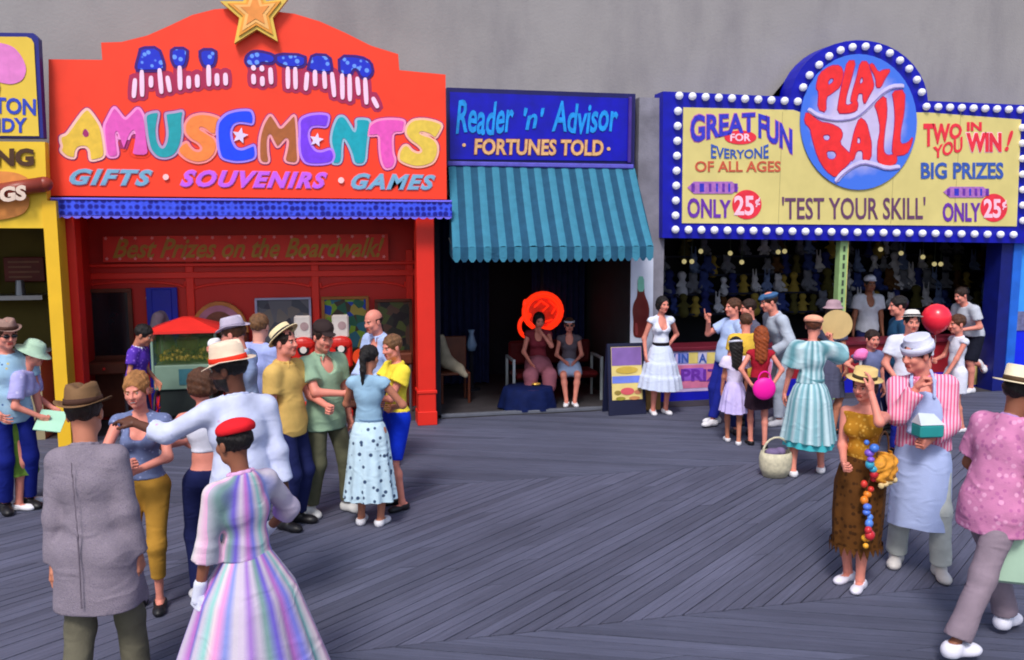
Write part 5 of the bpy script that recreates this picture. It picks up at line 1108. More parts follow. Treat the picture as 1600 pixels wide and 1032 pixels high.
def ordn(n): return ORD[n-1] if n<=20 else ('twenty thirty forty fifty sixty seventy'.split()[n//10-2]+'-'+ORD[n%10-1] if n%10 else 'thirtieth fortieth fiftieth sixtieth seventieth'.split()[n//10-3])
for kd in TC:
    V,Q=toy(kd); 
    for cn,c in TC[kd]: me=qmesh('soft_toy',V,Q); me.materials.append(cloth('plush_%s_%s'%(kd,cn.replace(' ','_')),c,.95,.15)); tm[(kd,cn)]=me
keys=list(tm)
shelves=[(13.3,1.10),(13.55,1.42),(13.75,1.74),(13.9,2.06),(13.95,2.38)]
sh=empty('prize_shelves',(7.6,13.6,0),'stepped dark shelves of prizes inside the play ball booth','shelves')
for y,z in shelves: m=MB(); m.box(X0+.1,XR-.1,y-.12,y+.14,z-.03,z); plocal(m.build('shelf',mat('shelf_dark_blue',(20,24,52),.7,.2)),sh)
rt=random.Random(11)
for si,(y,z) in enumerate(shelves):
    x=X0+.25; nth=0
    while x<XR-.3:
        if rt.random()<(.9,.9,.7,.5,.45)[si]:
            kd,cn=rt.choice(keys if si<4 else [k for k in keys if k[1] in('white','yellow')]); o=bpy.data.objects.new('soft_toy',tm[(kd,cn)]); COL.objects.link(o); o.location=(x,y-.02+rt.uniform(-.06,.05),z-.001); o.rotation_euler=(0,0,rt.uniform(-.5,.5)); s_=rt.uniform(1.0,1.5); o.scale=(s_,)*3
            nth+=1; tag(o,'%s plush %s, %s toy from the left on the %s prize shelf'%(cn,kd,ordn(nth),('lowest','second lowest','middle','second highest','highest')[si]),'soft toy','%s %s prizes on the booth shelves'%(cn,kd))
        x+=rt.uniform(.15,.25)
for i,(px,py) in enumerate(sorted([(1095,393),(1141,396),(1069,409),(1081,409),(1159,410),(1226,393),(1216,394),(1408,396),(1442,402),(1460,413),(1470,413),(1376,390)])):
    x,z=fac(px,py,12.4); m=MB(); m.cyl((x,12.4,2.82),(x,12.4,z+.03),.006,n=5); o=m.build('hanging_bulb',mat('slot_dark',(60,74,60))); tag(o,'%s small pale bulb from the left, hanging in the dark ball booth'%ordn(i+1),'bulb','bulbs hanging in the ball booth')
    m=MB(); m.sph((x,12.4,z),.04,8); q=m.build('glass',mat('bulb_warm',(230,214,150),.3,0,emit=.35)); q.parent=o
# ------------------------------------------------------------------ people
def stripefn(cols,n,mode='u',soft=.12):
    def fn(nn,l,tc,base):
        sp=nn.new('ShaderNodeSeparateXYZ'); l.new(tc.outputs['UV' if mode=='u' else 'Object'],sp.inputs[0])
        v=sp.outputs[0]
        if mode=='a':
            v=mth(nn,l,'DIVIDE',mth(nn,l,'ARCTAN2',sp.outputs[1],sp.outputs[0]),6.2832)
        t=mth(nn,l,'FRACT',mth(nn,l,'MULTIPLY',v,n)) if not isinstance(n,str) else v
        cr=nn.new('ShaderNodeValToRGB'); e=cr.color_ramp.elements
        k=len(cols)
        while len(e)<2*k: e.new(.5)
        for i,c in enumerate(cols):
            e[2*i].position=i/k+soft/k; e[2*i+1].position=(i+1)/k-soft/k
        for i,c in enumerate(cols): e[2*i].color=e[2*i+1].color=(*lin(c),1)
        l.new(t,cr.inputs[0]); return cr.outputs[0]
    return fn
def spotfn(c2,sc,th,c3=None):
    def fn(n,l,tc,base):
        o=base
        for i,(cc,s_) in enumerate(((c2,sc),(c3,sc*.8))):
            if cc is None: continue
            v=n.new('ShaderNodeTexVoronoi'); v.inputs['Scale'].default_value=s_; mp=n.new('ShaderNodeMapping'); mp.inputs['Location'].default_value=(i*3.3,i,0); l.new(tc.outputs['Object'],mp.inputs[0]); l.new(mp.outputs[0],v.inputs['Vector'])
            r=n.new('ShaderNodeMapRange'); r.inputs[1].default_value=th+.05; r.inputs[2].default_value=th-.05; l.new(v.outputs['Distance'],r.inputs[0]); o=mixn(n,l,r.outputs[0],o,cc)
        return o
    return fn
BLK=(26,22,22); DBRN=(44,28,22); BRN=(84,52,34); AUB=(150,70,30); BLND=(170,116,66); LBR=(120,84,54)
SHW=(228,226,232); SHB=(28,26,30)
WHT=cloth('cotton_white',(220,222,238)); NAVYC=cloth('denim_navy',(30,36,82)); 
def at(px,py,z=0): return tuple(gnd(px,py,z))
PT={}
# --- nearest figures
PT['jacket']=person(at(165,1118),178,1.72,'m',dict(sw=.150,lean=(5,-4,0),head=(8,-3,14),hL=(-.215,-.02,.79),hR=(.215,.05,.80),eL=(-.12,-1,-.0),eR=(.12,-1,-.0),fL=(-.11,-.12,0),fR=(.11,.16,0)),
 'man seen from behind in a grey tweed jacket and a tan brown fedora','tan',DBRN,'nape',near=0,fat=.93,shoe=('oxford',(50,34,26)),
 wear=[pants(cloth('trouser_khaki',(104,100,84),bscale=90),flare=.02),top(cloth('tweed_grey',(138,128,140),.9,.10,fn=spotfn((146,134,148),110,.30,(128,118,134)),bump=.5,bscale=170),hem=.62,sl=1.97,inf=.019,sinf=.017,flare=.012,name='jacket',fold=.0035,collar=cloth('tweed_grey',(138,128,140)),hemflare=.01)],
 hat=brimhat(cloth('felt_tan',(124,94,66)),cloth('band_brown',(76,52,44)),brim=.148,crown=.105,cr=.094,kind='fedora',tilt=(4,0,0),up=.05,droop=.02,curl=.02))
k=PT['jacket']; jm=cloth('seam_dark_grey',(112,102,114))
V,Q=sdf([C_(k.tf((0,-.150,1.42),1),k.tf((0,-.148,1.05),.6),.004,k=.01),C_(k.tf((0,-.148,1.05),.6),k.P+np.array([0,-.158,-.26])*k.S,.005,k=.01)],.006,pad=.012); link('back_seam',qmesh('back_seam',V,Q),jm,k.body)
DRS=[(200,186,206),(164,124,198),(198,184,204),(120,150,150),(110,96,190),(198,184,204),(184,116,192),(120,120,205),(196,186,204),(150,200,196),(226,206,214),(222,150,200),(140,150,214),(200,190,204)]
dm=cloth('dress_pastel_stripe',(220,206,222),.85,.05,fn=stripefn(DRS,3.2,'u',.42)); db=cloth('bodice_pastel_stripe',(220,206,222),.85,.05,fn=stripefn(DRS,1.6,'a',.42))
PT['stripe']=person(at(398,1152),-128,1.62,'f',dict(lean=(4,0,0),head=(6,0,8),hL=(-.24,.10,.84),eL=(-.5,-1,-.2),hR=(.30,.26,1.02),eR=(1,-.3,-.4),gL='rest',fL=(-.09,-.1,0),fR=(.09,.12,0)),
 'woman in a pastel striped full dress, red cap and white gloves, back to us','brown',BLK,'nape',near=0,shoe=('flat',SHW),
 wear=[top(db,hem=1.04,sl=1.25,inf=.02,sinf=.02,flare=.022,name='bodice',fold=.005,collar=cloth('collar_pink',(222,170,214))),
 skirt(dm,[(1.07,.125,.105,0),(1.0,.175,.155,0),(.85,.27,.26,0),(.6,.36,.35,0),(.3,.46,.45,0)],pl=13,amp=.07),belt(cloth('belt_plum',(110,70,100)),z=1.065,rx=.135,ry=.112,w=.02)],
 hat=cap(cloth('felt_red',(226,34,44),.8,.08),'beret',tilt=(-8,0,0),up=.065,sc=1.02))
k=PT['stripe']
def glove(k,n):
    v,q=hand_mesh('rest',.0045); M=Matrix(k.M[n]) if not isinstance(k.M[n],np.ndarray) else Matrix(k.M[n].tolist()); vv=v*k.S*.9; s=-1 if n=='L' else 1
    if s>0: vv=vv.copy(); vv[:,0]*=-1; q=q[:,::-1]
    c=vv.mean(0); w=(vv-np.array([0,0,.05]))*np.array([1.16,1.3,1.06])+np.array([0,0,.05]); o=link('glove',qmesh('glove',xf(w,M),q),WHT,k.body)
    V,Q=sdf([C_(k.wr[n]-k.hd[n]*.05,k.wr[n]+k.hd[n]*.03,.032,.03)],.008); link('glove_cuff',qmesh('glove_cuff',V,Q),WHT,o)
glove(k,'L'); glove(k,'R')
PT['fedora']=person(at(371,552,1.80),-142,1.80,'m',dict(lean=(5,0,0),head=(6,0,50),hL=(-.50,.40,1.32),eL=(-.6,-.2,-1),bL=(-.3,0,1),hR=(.25,-.06,.84),eR=(.4,-1,-.1),fL=(-.1,-.05,0),fR=(.1,.1,0)),
 'bearded man in a white straw hat with red band, reaching out his arm','dark',BLK,'nape',near=0,beard=True,fat=1.0,shoe=('oxford',SHB),
 wear=[pants(cloth('trouser_blue_grey',(70,80,110))),top(cloth('shirt_white_print',(206,212,240),fn=spotfn((206,90,170),8,.06,(60,80,150))),hem=.86,sl=(1.4,1.8),inf=.02,sinf=.015,flare=.018,fold=.008,collar=cloth('cotton_pale_blue',(196,204,240)),neck=.2)],
 hat=brimhat(cloth('straw_cream',(240,216,190)),cloth('band_red',(232,54,34)),brim=.15,crown=.12,cr=.096,kind='fedora',tilt=(-4,0,0),up=.045,droop=.03,curl=.01))
PT['smile']=person(at(236,948),8,1.60,'f',dict(head=(4,4,-4),hL=(-.02,.30,1.12),eL=(-1,-.1,-.5),hR=(.02,.34,1.20),eR=(1,-.1,-.6),gL='grip',gR='grip',fL=(-.08,.05,0),fR=(.08,0,0)),
 'smiling woman with pinned up blond hair and mustard capri trousers','rosy',BLND,'updo',near=0,smile=True,shoe=('flat',SHB),
 wear=[pants(cloth('capri_mustard',(178,132,52)),ln=1.6,inf=.008,flare=.002,topz=1.08),top(cloth('top_slate_blue',(108,120,160),fn=spotfn((150,160,200),26,.2)),hem=1.0,sl=.12,inf=.014,sinf=.012,flare=.01,neck=.25)])
PT['halter']=person(at(334,935),-150,1.60,'f',dict(head=(0,0,30),lean=(6,0,0),hL=(-.1,.36,1.15),eL=(-1,-.2,-.5),hR=(.15,.38,1.2),eR=(1,-.2,-.6)),
 'woman in a white halter top with bare back and navy trousers','rosy',BRN,'curly',near=1,shoe=('flat',SHW),
 wear=[pants(NAVYC,inf=.012,flare=.012,topz=1.03),top(WHT,hem=1.15,sl=0,inf=.009,name='halter_top',neck=.3,high=1.36)])
# --- group in front of the arcade
PT['greyhat']=person(at(379,503,1.75),-95,1.75,'m',dict(head=(12,0,0),lean=(4,0,0),hR=(.06,.28,1.46),eR=(.5,.2,-1),gR='grip'),
 'man in a pale grey fedora and light blue shirt eating with raised hand','rosy',BRN,'short',near=1,shoe=('oxford',SHB),
 wear=[pants(NAVYC),top(cloth('shirt_sky',(160,182,226)),hem=.86,sl=.7,inf=.02,sinf=.024,flare=.012,fold=.007,collar=WHT)],
 hat=brimhat(cloth('felt_pale_grey',(186,176,196)),cloth('band_grey',(140,130,150)),brim=.14,crown=.1,cr=.093,kind='fedora',up=.05,droop=.015,curl=.02))
PT['behind']=person(at(404,495,1.72),150,1.72,'m',dict(head=(0,0,20)),
 'man with light brown hair and pale lavender shirt behind the grey hatted man','fair',LBR,'short',near=2,shoe=('oxford',SHB),
 wear=[pants(cloth('trouser_dark_blue',(40,46,80))),top(cloth('shirt_lavender_blue',(166,178,232)),hem=.86,sl=.6,inf=.02,sinf=.024,flare=.012,fold=.007)])
PT['boater']=person(at(457,822),72,1.70,'m',dict(head=(-4,0,0),lean=(-3,0,0),hL=(-.14,.30,1.08),eL=(-.6,-.8,-.4),hR=(.22,-.02,.84),gL='grip'),
 'man with a straw boater tipped back, tan shirt and dark jeans','rosy',DBRN,'short',near=1,shoe=('oxford',SHB),
 wear=[pants(NAVYC,flare=.014),top(cloth('shirt_tan_yellow',(212,174,98)),hem=.84,sl=.62,inf=.024,sinf=.024,flare=.012,fold=.008,collar=cloth('shirt_tan_yellow',(212,174,98)))],
 hat=brimhat(cloth('straw_pale',(236,216,170)),cloth('band_black',(44,40,50)),brim=.145,crown=.075,cr=.092,tilt=(38,0,0),up=.055))
PT['green']=person(at(512,800),48,1.71,'m',dict(head=(10,0,-10),lean=(-2,0,0),hR=(.0,.30,1.16),eR=(1,-.3,-.5),gR='grip',hL=(-.26,.02,.86),fL=(-.15,.12,0),fR=(.15,-.05,0)),
 'man in a loose pale green shirt and olive trousers with white shoes','rosy',DBRN,'short',near=1,fat=.97,shoe=('oxford',(214,214,214)),
 wear=[pants(cloth('trouser_olive',(94,94,74)),flare=.018),top(cloth('shirt_sage',(148,178,150)),hem=.80,sl=.66,inf=.026,sinf=.026,flare=.014,fold=.01,neck=.2,hemflare=.015,collar=cloth('shirt_sage',(148,178,150)))],
 hat=cap(cloth('cap_dark_brown',(52,40,40)),'visorcap',tilt=(-6,0,0),up=.062))
fl=cloth('skirt_aqua_floral',(196,222,236),fn=spotfn((60,80,110),17,.27))
PT['pony']=person(at(580,820),168,1.56,'f',dict(head=(6,0,-8),hL=(-.10,.28,1.14),eL=(-1,-.5,-.5),hR=(.16,.26,1.12),eR=(1,-.4,-.4)),
 'woman with a long dark ponytail, light blue top and floral skirt','tan',BLK,'pony',near=1,shoe=('flat',SHW),
 wear=[top(cloth('top_powder_blue',(148,184,210)),hem=1.03,sl=.1,inf=.016,sinf=.012,flare=.01,fold=.006),skirt(fl,[(1.06,.125,.1,0),(1.0,.165,.14,0),(.9,.20,.18,0),(.6,.235,.22,0),(.28,.275,.26,0)],pl=12,amp=.07),belt(cloth('belt_slate',(100,130,160)),z=1.05,rx=.14,ry=.115,w=.014)])
PT['yellow']=person(at(622,793),-58,1.60,'f',dict(head=(10,0,12),hL=(.06,.25,1.14),eL=(-1,-.2,-.6),hR=(-.06,.27,1.12),eR=(1,-.2,-.6)),
 'short haired woman in a bright yellow blouse and royal blue shorts','rosy',LBR,'short',near=1,shoe=('flat',SHB),
 wear=[pants(cloth('shorts_royal',(14,50,200)),ln=.92,inf=.016,flare=.012,topz=1.08,name='shorts'),top(cloth('blouse_yellow',(246,220,70)),hem=1.0,sl=.42,inf=.018,sinf=.032,flare=.03,fold=.009)])
PT['bald']=person(at(600,484,1.70),-42,1.70,'m',dict(head=(12,0,0),lean=(10,0,0),hL=(-.15,.3,1.0),hR=(.15,.3,1.0)),
 'bald man in an open pale blue shirt beside the red column','rosy',DBRN,'bald',near=2,shoe=('oxford',SHB),
 wear=[pants(cloth('trouser_dark_blue',(40,46,80))),top(cloth('shirt_pale_blue',(178,196,236)),hem=.86,sl=1.9,inf=.022,sinf=.024,flare=.01,neck=.5,fold=.007,collar=cloth('shirt_pale_blue',(178,196,236)))])
PT['boy']=person(at(207,512,1.42),88,1.42,'m',dict(head=(22,0,0),lean=(8,0,0),hR=(.18,.2,.95),hL=(-.18,.22,.95)),
 'boy in a purple patterned shirt looking down by the arcade door','tan',BLK,'short',near=2,shoe=('oxford',SHB),
 wear=[pants(NAVYC),top(cloth('shirt_purple',(92,56,176),fn=spotfn((150,110,220),22,.25)),hem=.86,sl=.6,inf=.018,sinf=.021,flare=.01,collar=WHT)])
PT['capman']=person(at(268,652),-88,1.72,'m',dict(head=(20,0,0),lean=(6,0,0),hR=(.18,.3,1.0),hL=(-.18,.3,1.0)),
 'man with a cream flat cap bending his head before the blue door','rosy',DBRN,'short',near=2,shoe=('oxford',SHB),
 wear=[pants(NAVYC),top(cloth('shirt_mauve_grey',(134,122,136)),hem=.86,sl=.6,inf=.02,sinf=.021,flare=.01)],
 hat=cap(cloth('cap_cream',(232,218,176)),'flat',up=.06))
PT['lav']=person(at(38,792),96,1.56,'f',dict(head=(14,0,0),lean=(20,0,0),py=-.05,hR=(.15,.34,.98),hL=(-.15,.34,1.0),gR='grip'),
 'woman in a lavender shirt and pale green hat bending forward at the far left','rosy',DBRN,'short',near=1,shoe=('flat',SHW),
 wear=[skirt(cloth('skirt_olive_green',(98,130,52)),[(1.06,.125,.105,0),(.98,.17,.15,0),(.85,.19,.17,0),(.5,.22,.2,0),(.36,.23,.21,0)],pl=11,amp=.05),top(cloth('shirt_lilac',(176,172,226),fn=spotfn((206,200,240),20,.25)),hem=1.0,sl=.75,inf=.02,sinf=.024,flare=.012,fold=.007)],
 hat=brimhat(cloth('straw_mint',(176,206,180)),None,brim=.17,crown=.10,cr=.096,kind='dome',tilt=(-12,0,0),up=.045,droop=.03))
PT['leftman']=person(at(6,505,1.72),50,1.72,'m',dict(head=(6,0,0),hR=(.2,.25,1.0)),
 'man in sunglasses, tan hat and pale blue shirt at the left edge','rosy',BRN,'short',near=1,shoe=('oxford',SHB),
 wear=[pants(cloth('trouser_deep_blue',(22,34,120))),top(cloth('shirt_pale_aqua',(160,196,220),fn=spotfn((60,90,150),16,.14,(220,200,110))),hem=.84,sl=.6,inf=.022,sinf=.024,flare=.012,fold=.008)],
 hat=brimhat(cloth('felt_dusty_tan',(150,120,110)),cloth('band_brown',(76,52,44)),brim=.135,crown=.09,cr=.093,kind='fedora',up=.05,curl=.02))
# --- seated pair in the fortune booth
xs=fac(842,560,11.8)[0]
SEAT=dict(zp=.55,py=0,hL=(-.14,.30,.66),hR=(.14,.30,.66),fL=(-.12,.48,0),fR=(.12,.48,0),kL=(-.2,1,.8),kR=(.2,1,.8),gL='flat',gR='flat')
PT['sitA']=person((xs,11.87),3,1.66,'f',dict(SEAT,head=(16,0,8),lean=(10,0,0),hL=(-.04,.24,1.10),eL=(-.8,.3,-1),gL='grip',zp=.60),
 'seated dark haired woman in a maroon dress leaning her head on her hand','rosy',BLK,'bob',near=2,shoe=('flat',(120,30,36)),
 wear=[top(cloth('dress_maroon',(130,48,60)),hem=1.0,sl=.1,inf=.014,sinf=.012,flare=.01,neck=.2)])
def lap(m,col,k,z=.46):
    V,Q=sdf([C_(k.P+np.array([0,0,-.02]),k.P+np.array([0,.18,-.0])*1.,.15,.14,k=.05)]+[C_(k.hip[n],k.kn[n]+np.array([0,.02,-.02]),.11,.09,k=.08) for n in'LR']+[C_(k.kn[n]+np.array([0,.02,-.02]),k.kn[n]+np.array([0,.03,-.18]),.09,.1,k=.08) for n in'LR'],k.h,folds(.006,22)); link('skirt',qmesh('skirt',V,Q),m,k.body)
lap(cloth('dress_dusky_rose',(150,90,104)),0,PT['sitA'])
xs=fac(890,560,11.75)[0]
PT['sitB']=person((xs,11.78),0,1.52,'f',dict(SEAT,head=(2,0,0),lean=(-2,0,0),hL=(-.10,.22,.72),hR=(.10,.22,.72),zp=.60,fL=(-.07,.46,0),fR=(.07,.46,0)),
 'seated girl in a grey top with a pale headband and dark sunglasses','rosy',BRN,'short',near=2,shoe=('flat',SHW),
 wear=[top(cloth('top_dim_grey',(96,88,98)),hem=1.0,sl=.1,inf=.012,sinf=.01,flare=.01,neck=.2)])
k=PT['sitB']; V,Q=sdf([C_(k.P+np.array([0,0,-.02]),k.P+np.array([0,.12,0]),.14,.13,k=.05)]+[C_(k.hip[n],k.hip[n]*.35+k.kn[n]*.65,.095,.085,k=.08) for n in'LR'],k.h,folds(.005,22)); link('shorts',qmesh('shorts',V,Q),cloth('shorts_pale_blue',(150,170,206)),k.body)
def specs(k,c=(20,16,20)):
    P=[]
    for s in(-1,1): P+= [E_((s*.032,.098,.002),(.025,.012,.018),k=.004),C_((s*.055,.09,.006),(s*.08,.0,.0),.004,k=.003)]
    V,Q=sdf(P,.004,pad=.012); link('sunglasses',qmesh('sunglasses',xf(V,k.HM),Q),mat('lens_dark',c,.15,0,spec=.6),k.body)
specs(PT['sitB']); specs(PT['leftman'])
V,Q=lathe([(.088,-.012),(.096,-.012),(.097,.012),(.09,.014)],28,.95,1.14); link('headband',qmesh('headband',xf(V,PT['sitB'].HM@Matrix.Translation((0,-.012,.06))),Q),WHT,PT['sitB'].body)
# --- around the ball booth
tier=cloth('skirt_white_tiers',(206,216,240),.85,.05,fn=None)
PT['white']=person(at(1030,647),12,1.62,'f',dict(head=(4,0,10),hL=(-.12,-.02,1.02),eL=(-1,-.6,-.2),hR=(.24,.02,.9),bL=(0,-1,0)),
 'dark haired woman in a white tiered dress with black belt by the bottle sign','rosy',BLK,'bob',near=1,shoe=('heel',SHW),
 wear=[top(cloth('bodice_white',(220,226,244)),hem=1.03,sl=.08,inf=.012,sinf=.01,flare=.01,neck=.3),
 skirt(tier,[(1.06,.125,.1,0),(.98,.18,.16,0),(.80,.24,.23,0),(.79,.255,.245,0),(.60,.30,.29,0),(.59,.315,.305,0),(.40,.35,.34,0)],pl=16,amp=.05),belt(cloth('belt_black',(24,20,26)),z=1.06,rx=.135,ry=.11,w=.026)])
PT['point']=person(at(1118,664),-72,1.64,'m',dict(head=(0,0,0),lean=(-10,0,0),py=-.14,hR=(.2,.18,1.45),eR=(.6,-.2,-1),gR='point',dR=(.1,.2,1),hL=(-.24,-.05,.9),fL=(-.1,.12,0),fR=(.1,-.05,0)),
 'boy in jeans and pale blue shirt pointing a finger at the booth','rosy',BRN,'short',near=1,shoe=('oxford',SHW),
 wear=[pants(cloth('jeans_blue',(30,40,140)),flare=.012),top(cloth('shirt_ice_blue',(176,196,238)),hem=.88,sl=.6,inf=.018,sinf=.022,flare=.01)])
PT['b1']=person(at(1166,662),-85,1.62,'m',dict(head=(4,0,0)),
 'brown haired boy in a grey shirt close behind the pointing boy','rosy',DBRN,'short',near=2,shoe=('oxford',SHB),wear=[pants(NAVYC),top(cloth('shirt_smoke',(90,90,110)),hem=.86,sl=.6)])
PT['b2']=person(at(1160,680),176,1.50,'m',dict(head=(4,0,0)),
 'child in a yellow shirt seen from behind between the two girls','rosy',BRN,'short',near=2,shoe=('oxford',SHB),wear=[pants(NAVYC),top(cloth('shirt_yellow',(226,186,70)),hem=.86,sl=.6)])
PT['g1']=person(at(1145,693),172,1.24,'f',dict(head=(2,0,10),hL=(-.20,.1,.85),hR=(.20,.1,.85),fL=(-.08,.12,0),fR=(.08,-.1,0)),
 'girl with long black hair and white puff sleeved lavender dress','tan',BLK,'long',near=1,shoe=('flat',SHW),
 wear=[top(cloth('bodice_lilac_white',(226,214,244)),hem=1.03,sl=.35,inf=.016,sinf=.036,flare=.02),skirt(cloth('skirt_lavender',(202,188,240)),[(1.06,.13,.11,0),(.98,.17,.15,0),(.8,.215,.205,0),(.55,.25,.24,0)],pl=12,amp=.08)])
V,Q=lathe([(.09,-.012),(.1,-.012),(.101,.014),(.092,.016)],28,.98,1.14); link('headband',qmesh('headband',xf(V,PT['g1'].HM@Matrix.Translation((0,-.012,.05))@Matrix.Rotation(R_(-14),4,'X')),Q),WHT,PT['g1'].body)
PT['g2']=person(at(1183,698),176,1.38,'f',dict(head=(2,0,-6),hL=(-.16,-.16,.98),eL=(-1,-.2,-.3),hR=(.16,-.16,.98),eR=(1,-.2,-.3),fL=(-.08,.1,0),fR=(.08,-.12,0)),
 'girl with long auburn hair, red top and black skirt','rosy',AUB,'long',near=1,shoe=('flat',SHB),
 wear=[top(cloth('top_crimson',(170,30,50)),hem=1.0,sl=.1,inf=.014,sinf=.01,flare=.01),skirt(cloth('skirt_black',(40,24,36)),[(1.06,.13,.11,0),(.98,.17,.15,0),(.8,.2,.19,0),(.6,.22,.21,0)],pl=10,amp=.05)])
PT['lean']=person(at(1216,663),-80,1.76,'m',dict(head=(14,0,0),lean=(20,0,0),py=-.06,hR=(.16,.3,1.0),hL=(-.16,.26,.98),fL=(-.1,.05,0),fR=(.1,-.1,0)),
 'man in a pale grey suit and blue cap leaning toward the booth','rosy',DBRN,'short',near=1,shoe=('oxford',(180,180,190)),
 wear=[pants(cloth('trouser_silver',(166,174,192))),top(cloth('shirt_silver',(180,190,206)),hem=.82,sl=1.9,inf=.024,sinf=.026,flare=.014,fold=.009)],
 hat=cap(cloth('cap_steel_blue',(62,98,140)),'flat',up=.06))
tealS=[(176,206,214),(96,146,156),(196,220,226),(130,176,186)]
td=cloth('dress_aqua_stripe',(176,206,214),fn=stripefn(tealS,9,'u',.35)); tb=cloth('bodice_aqua_stripe',(176,206,214),fn=stripefn(tealS,6,'a',.35))
PT['teal']=person(at(1260,742),170,1.66,'f',dict(head=(4,0,-20),hL=(-.26,.08,.86),hR=(.24,.26,1.46),eR=(1,-.1,-.8),gR='grip',dR=(0,.1,1),fL=(-.16,-.08,0),fR=(.17,.12,0)),
 'woman seen from behind in an aqua striped dress and peach headscarf','rosy',(96,50,30),'nape',near=1,shoe=('flat',SHW),
 wear=[top(tb,hem=1.03,sl=.72,inf=.026,sinf=.05,flare=.035,fold=.009),skirt(td,[(1.06,.13,.11,0),(.98,.19,.17,0),(.85,.235,.22,0),(.6,.27,.26,0),(.40,.30,.285,0)],pl=14,amp=.07),
  skirt(cloth('petticoat_aqua',(70,176,186)),[(.6,.24,.23,0),(.45,.265,.25,0),(.33,.28,.265,0)],pl=12,amp=.05,name='petticoat',n=60),belt(cloth('belt_sea',(90,140,150)),z=1.06,rx=.15,ry=.125,w=.02)],
 hat=cap(cloth('scarf_peach',(246,170,140)),'beret',tilt=(-6,0,0),up=.055,sc=1.05))
PT['greyp']=person(at(1292,676),120,1.64,'f',dict(head=(0,0,0)),
 'woman in a pinkish grey hat standing behind the woman with the fan','tan',DBRN,'bob',near=2,shoe=('flat',SHB),
 wear=[top(cloth('dress_slate',(84,86,110)),hem=1.0,sl=.5),skirt(cloth('dress_slate',(84,86,110)),[(1.06,.13,.11,0),(.98,.175,.155,0),(.5,.22,.2,0)],pl=10,amp=.05)],
 hat=brimhat(cloth('hat_rose_grey',(170,140,150)),None,brim=.14,crown=.09,cr=.095,kind='dome',up=.055,droop=.02))
goldt=cloth('top_mustard',(178,122,34),fn=spotfn((210,160,70),30,.3)); brs=cloth('skirt_brown',(92,56,22),fn=spotfn((62,36,14),22,.3))
PT['brown']=person(at(1337,912),-48,1.56,'f',dict(head=(6,0,0),hL=(-.13,.20,1.64),eL=(-.5,.3,-1),dL=(.1,-.3,.9),gL='rest',hR=(.02,.27,1.06),eR=(.4,-.6,-.6),gR='grip',fL=(-.07,.08,0),fR=(.07,.0,0)),
 'woman in a mustard top and ragged brown skirt holding her straw hat','rosy',DBRN,'bob',near=0,shoe=('heel',(222,218,232)),
 wear=[top(goldt,hem=1.02,sl=.0,inf=.014,high=1.42,name='bodice',fold=.005),skirt(brs,[(1.07,.13,.11,0),(.98,.185,.165,0),(.85,.21,.20,.015),(.6,.205,.205,.03),(.40,.19,.20,.035),(.35,.195,.20,.035)],pl=9,amp=.05)],
 hat=brimhat(cloth('straw_gold',(226,194,128)),cloth('band_olive_dark',(70,62,50)),brim=.15,crown=.085,cr=.093,tilt=(6,-8,0),up=.055))
k=PT['brown']; m=MB()
for i in range(26):
    a=2*math.pi*i/26; r=.193; 
    v=[m.bm.verts.new((k.P[0]+(r+dr)*k.S*math.cos(a+da),k.P[1]+.03+(r+dr)*k.S*math.sin(a+da),z)) for da,z,dr in((-.14,.335,.01),(.14,.335,.01),(.03,.275-.03*random.random(),.014))]; m.bm.faces.new(v)
m.build('ragged_hem',brs,k.body)
pk=[(236,92,140),(244,196,216)]
ps=cloth('shirt_pink_stripe',(240,140,170),fn=stripefn(pk,44,'x',.45))
apz=cloth('apron_pale_blue',(176,190,232),.8,.05)
def apron(k,body):
    skirt(apz,[(1.10,.158,.14,.0),(1.0,.185,.16,0),(.85,.212,.19,.01),(.6,.222,.215,.02),(.38,.228,.22,.025)],n=40,pl=8,amp=.02,name='apron',th=(-.35,math.pi+.35))(k,body)
    o=[c for c in body.children if c.name.startswith('apron')][0]
    P=[C_(k.tf((-.1,.135,1.10),.6),k.tf((.1,.135,1.10),.6),.02,k=.02),E_(k.tf((0,.128,1.22),.9),np.array([.125,.028,.18]),M=None,k=.02)]
    V,Q=sdf(P,k.h); link('bib',qmesh('bib',V,Q),apz,o)
    for s in(-1,1): V,Q=sdf([C_(k.tf((s*.07,.14,1.36),1),k.tf((s*.075,.09,1.47),1),.012),C_(k.tf((s*.075,.09,1.47),1),k.tf((s*.06,-.02,1.52),1),.012)],.008); link('strap',qmesh('strap',V,Q),apz,o)
PT['vendor']=person(at(1430,892),-22,1.76,'m',dict(head=(10,0,-48),lean=(3,4,0),sw=.165,hL=(-.02,.26,1.07),eL=(-.5,-.5,-.6),gL='grip',hR=(.08,.26,1.44),eR=(.5,-.1,-1),gR='grip',fL=(-.16,.05,0),fR=(.13,-.1,0)),
 'vendor in a pink striped shirt, long pale apron and white paper cap','rosy',DBRN,'short',near=0,shoe=('oxford',(206,200,196)),
 wear=[pants(cloth('trouser_cream_grey',(184,188,184)),flare=.022,ln=1.95),top(ps,hem=.95,sl=1.86,inf=.02,sinf=.026,flare=.008,fold=.010,neck=.3,collar=cloth('collar_pink_bright',(244,130,170))),apron],
 hat=cap(cloth('cap_paper_white',(214,216,240)),'sailor',tilt=(-10,0,0),up=.065))
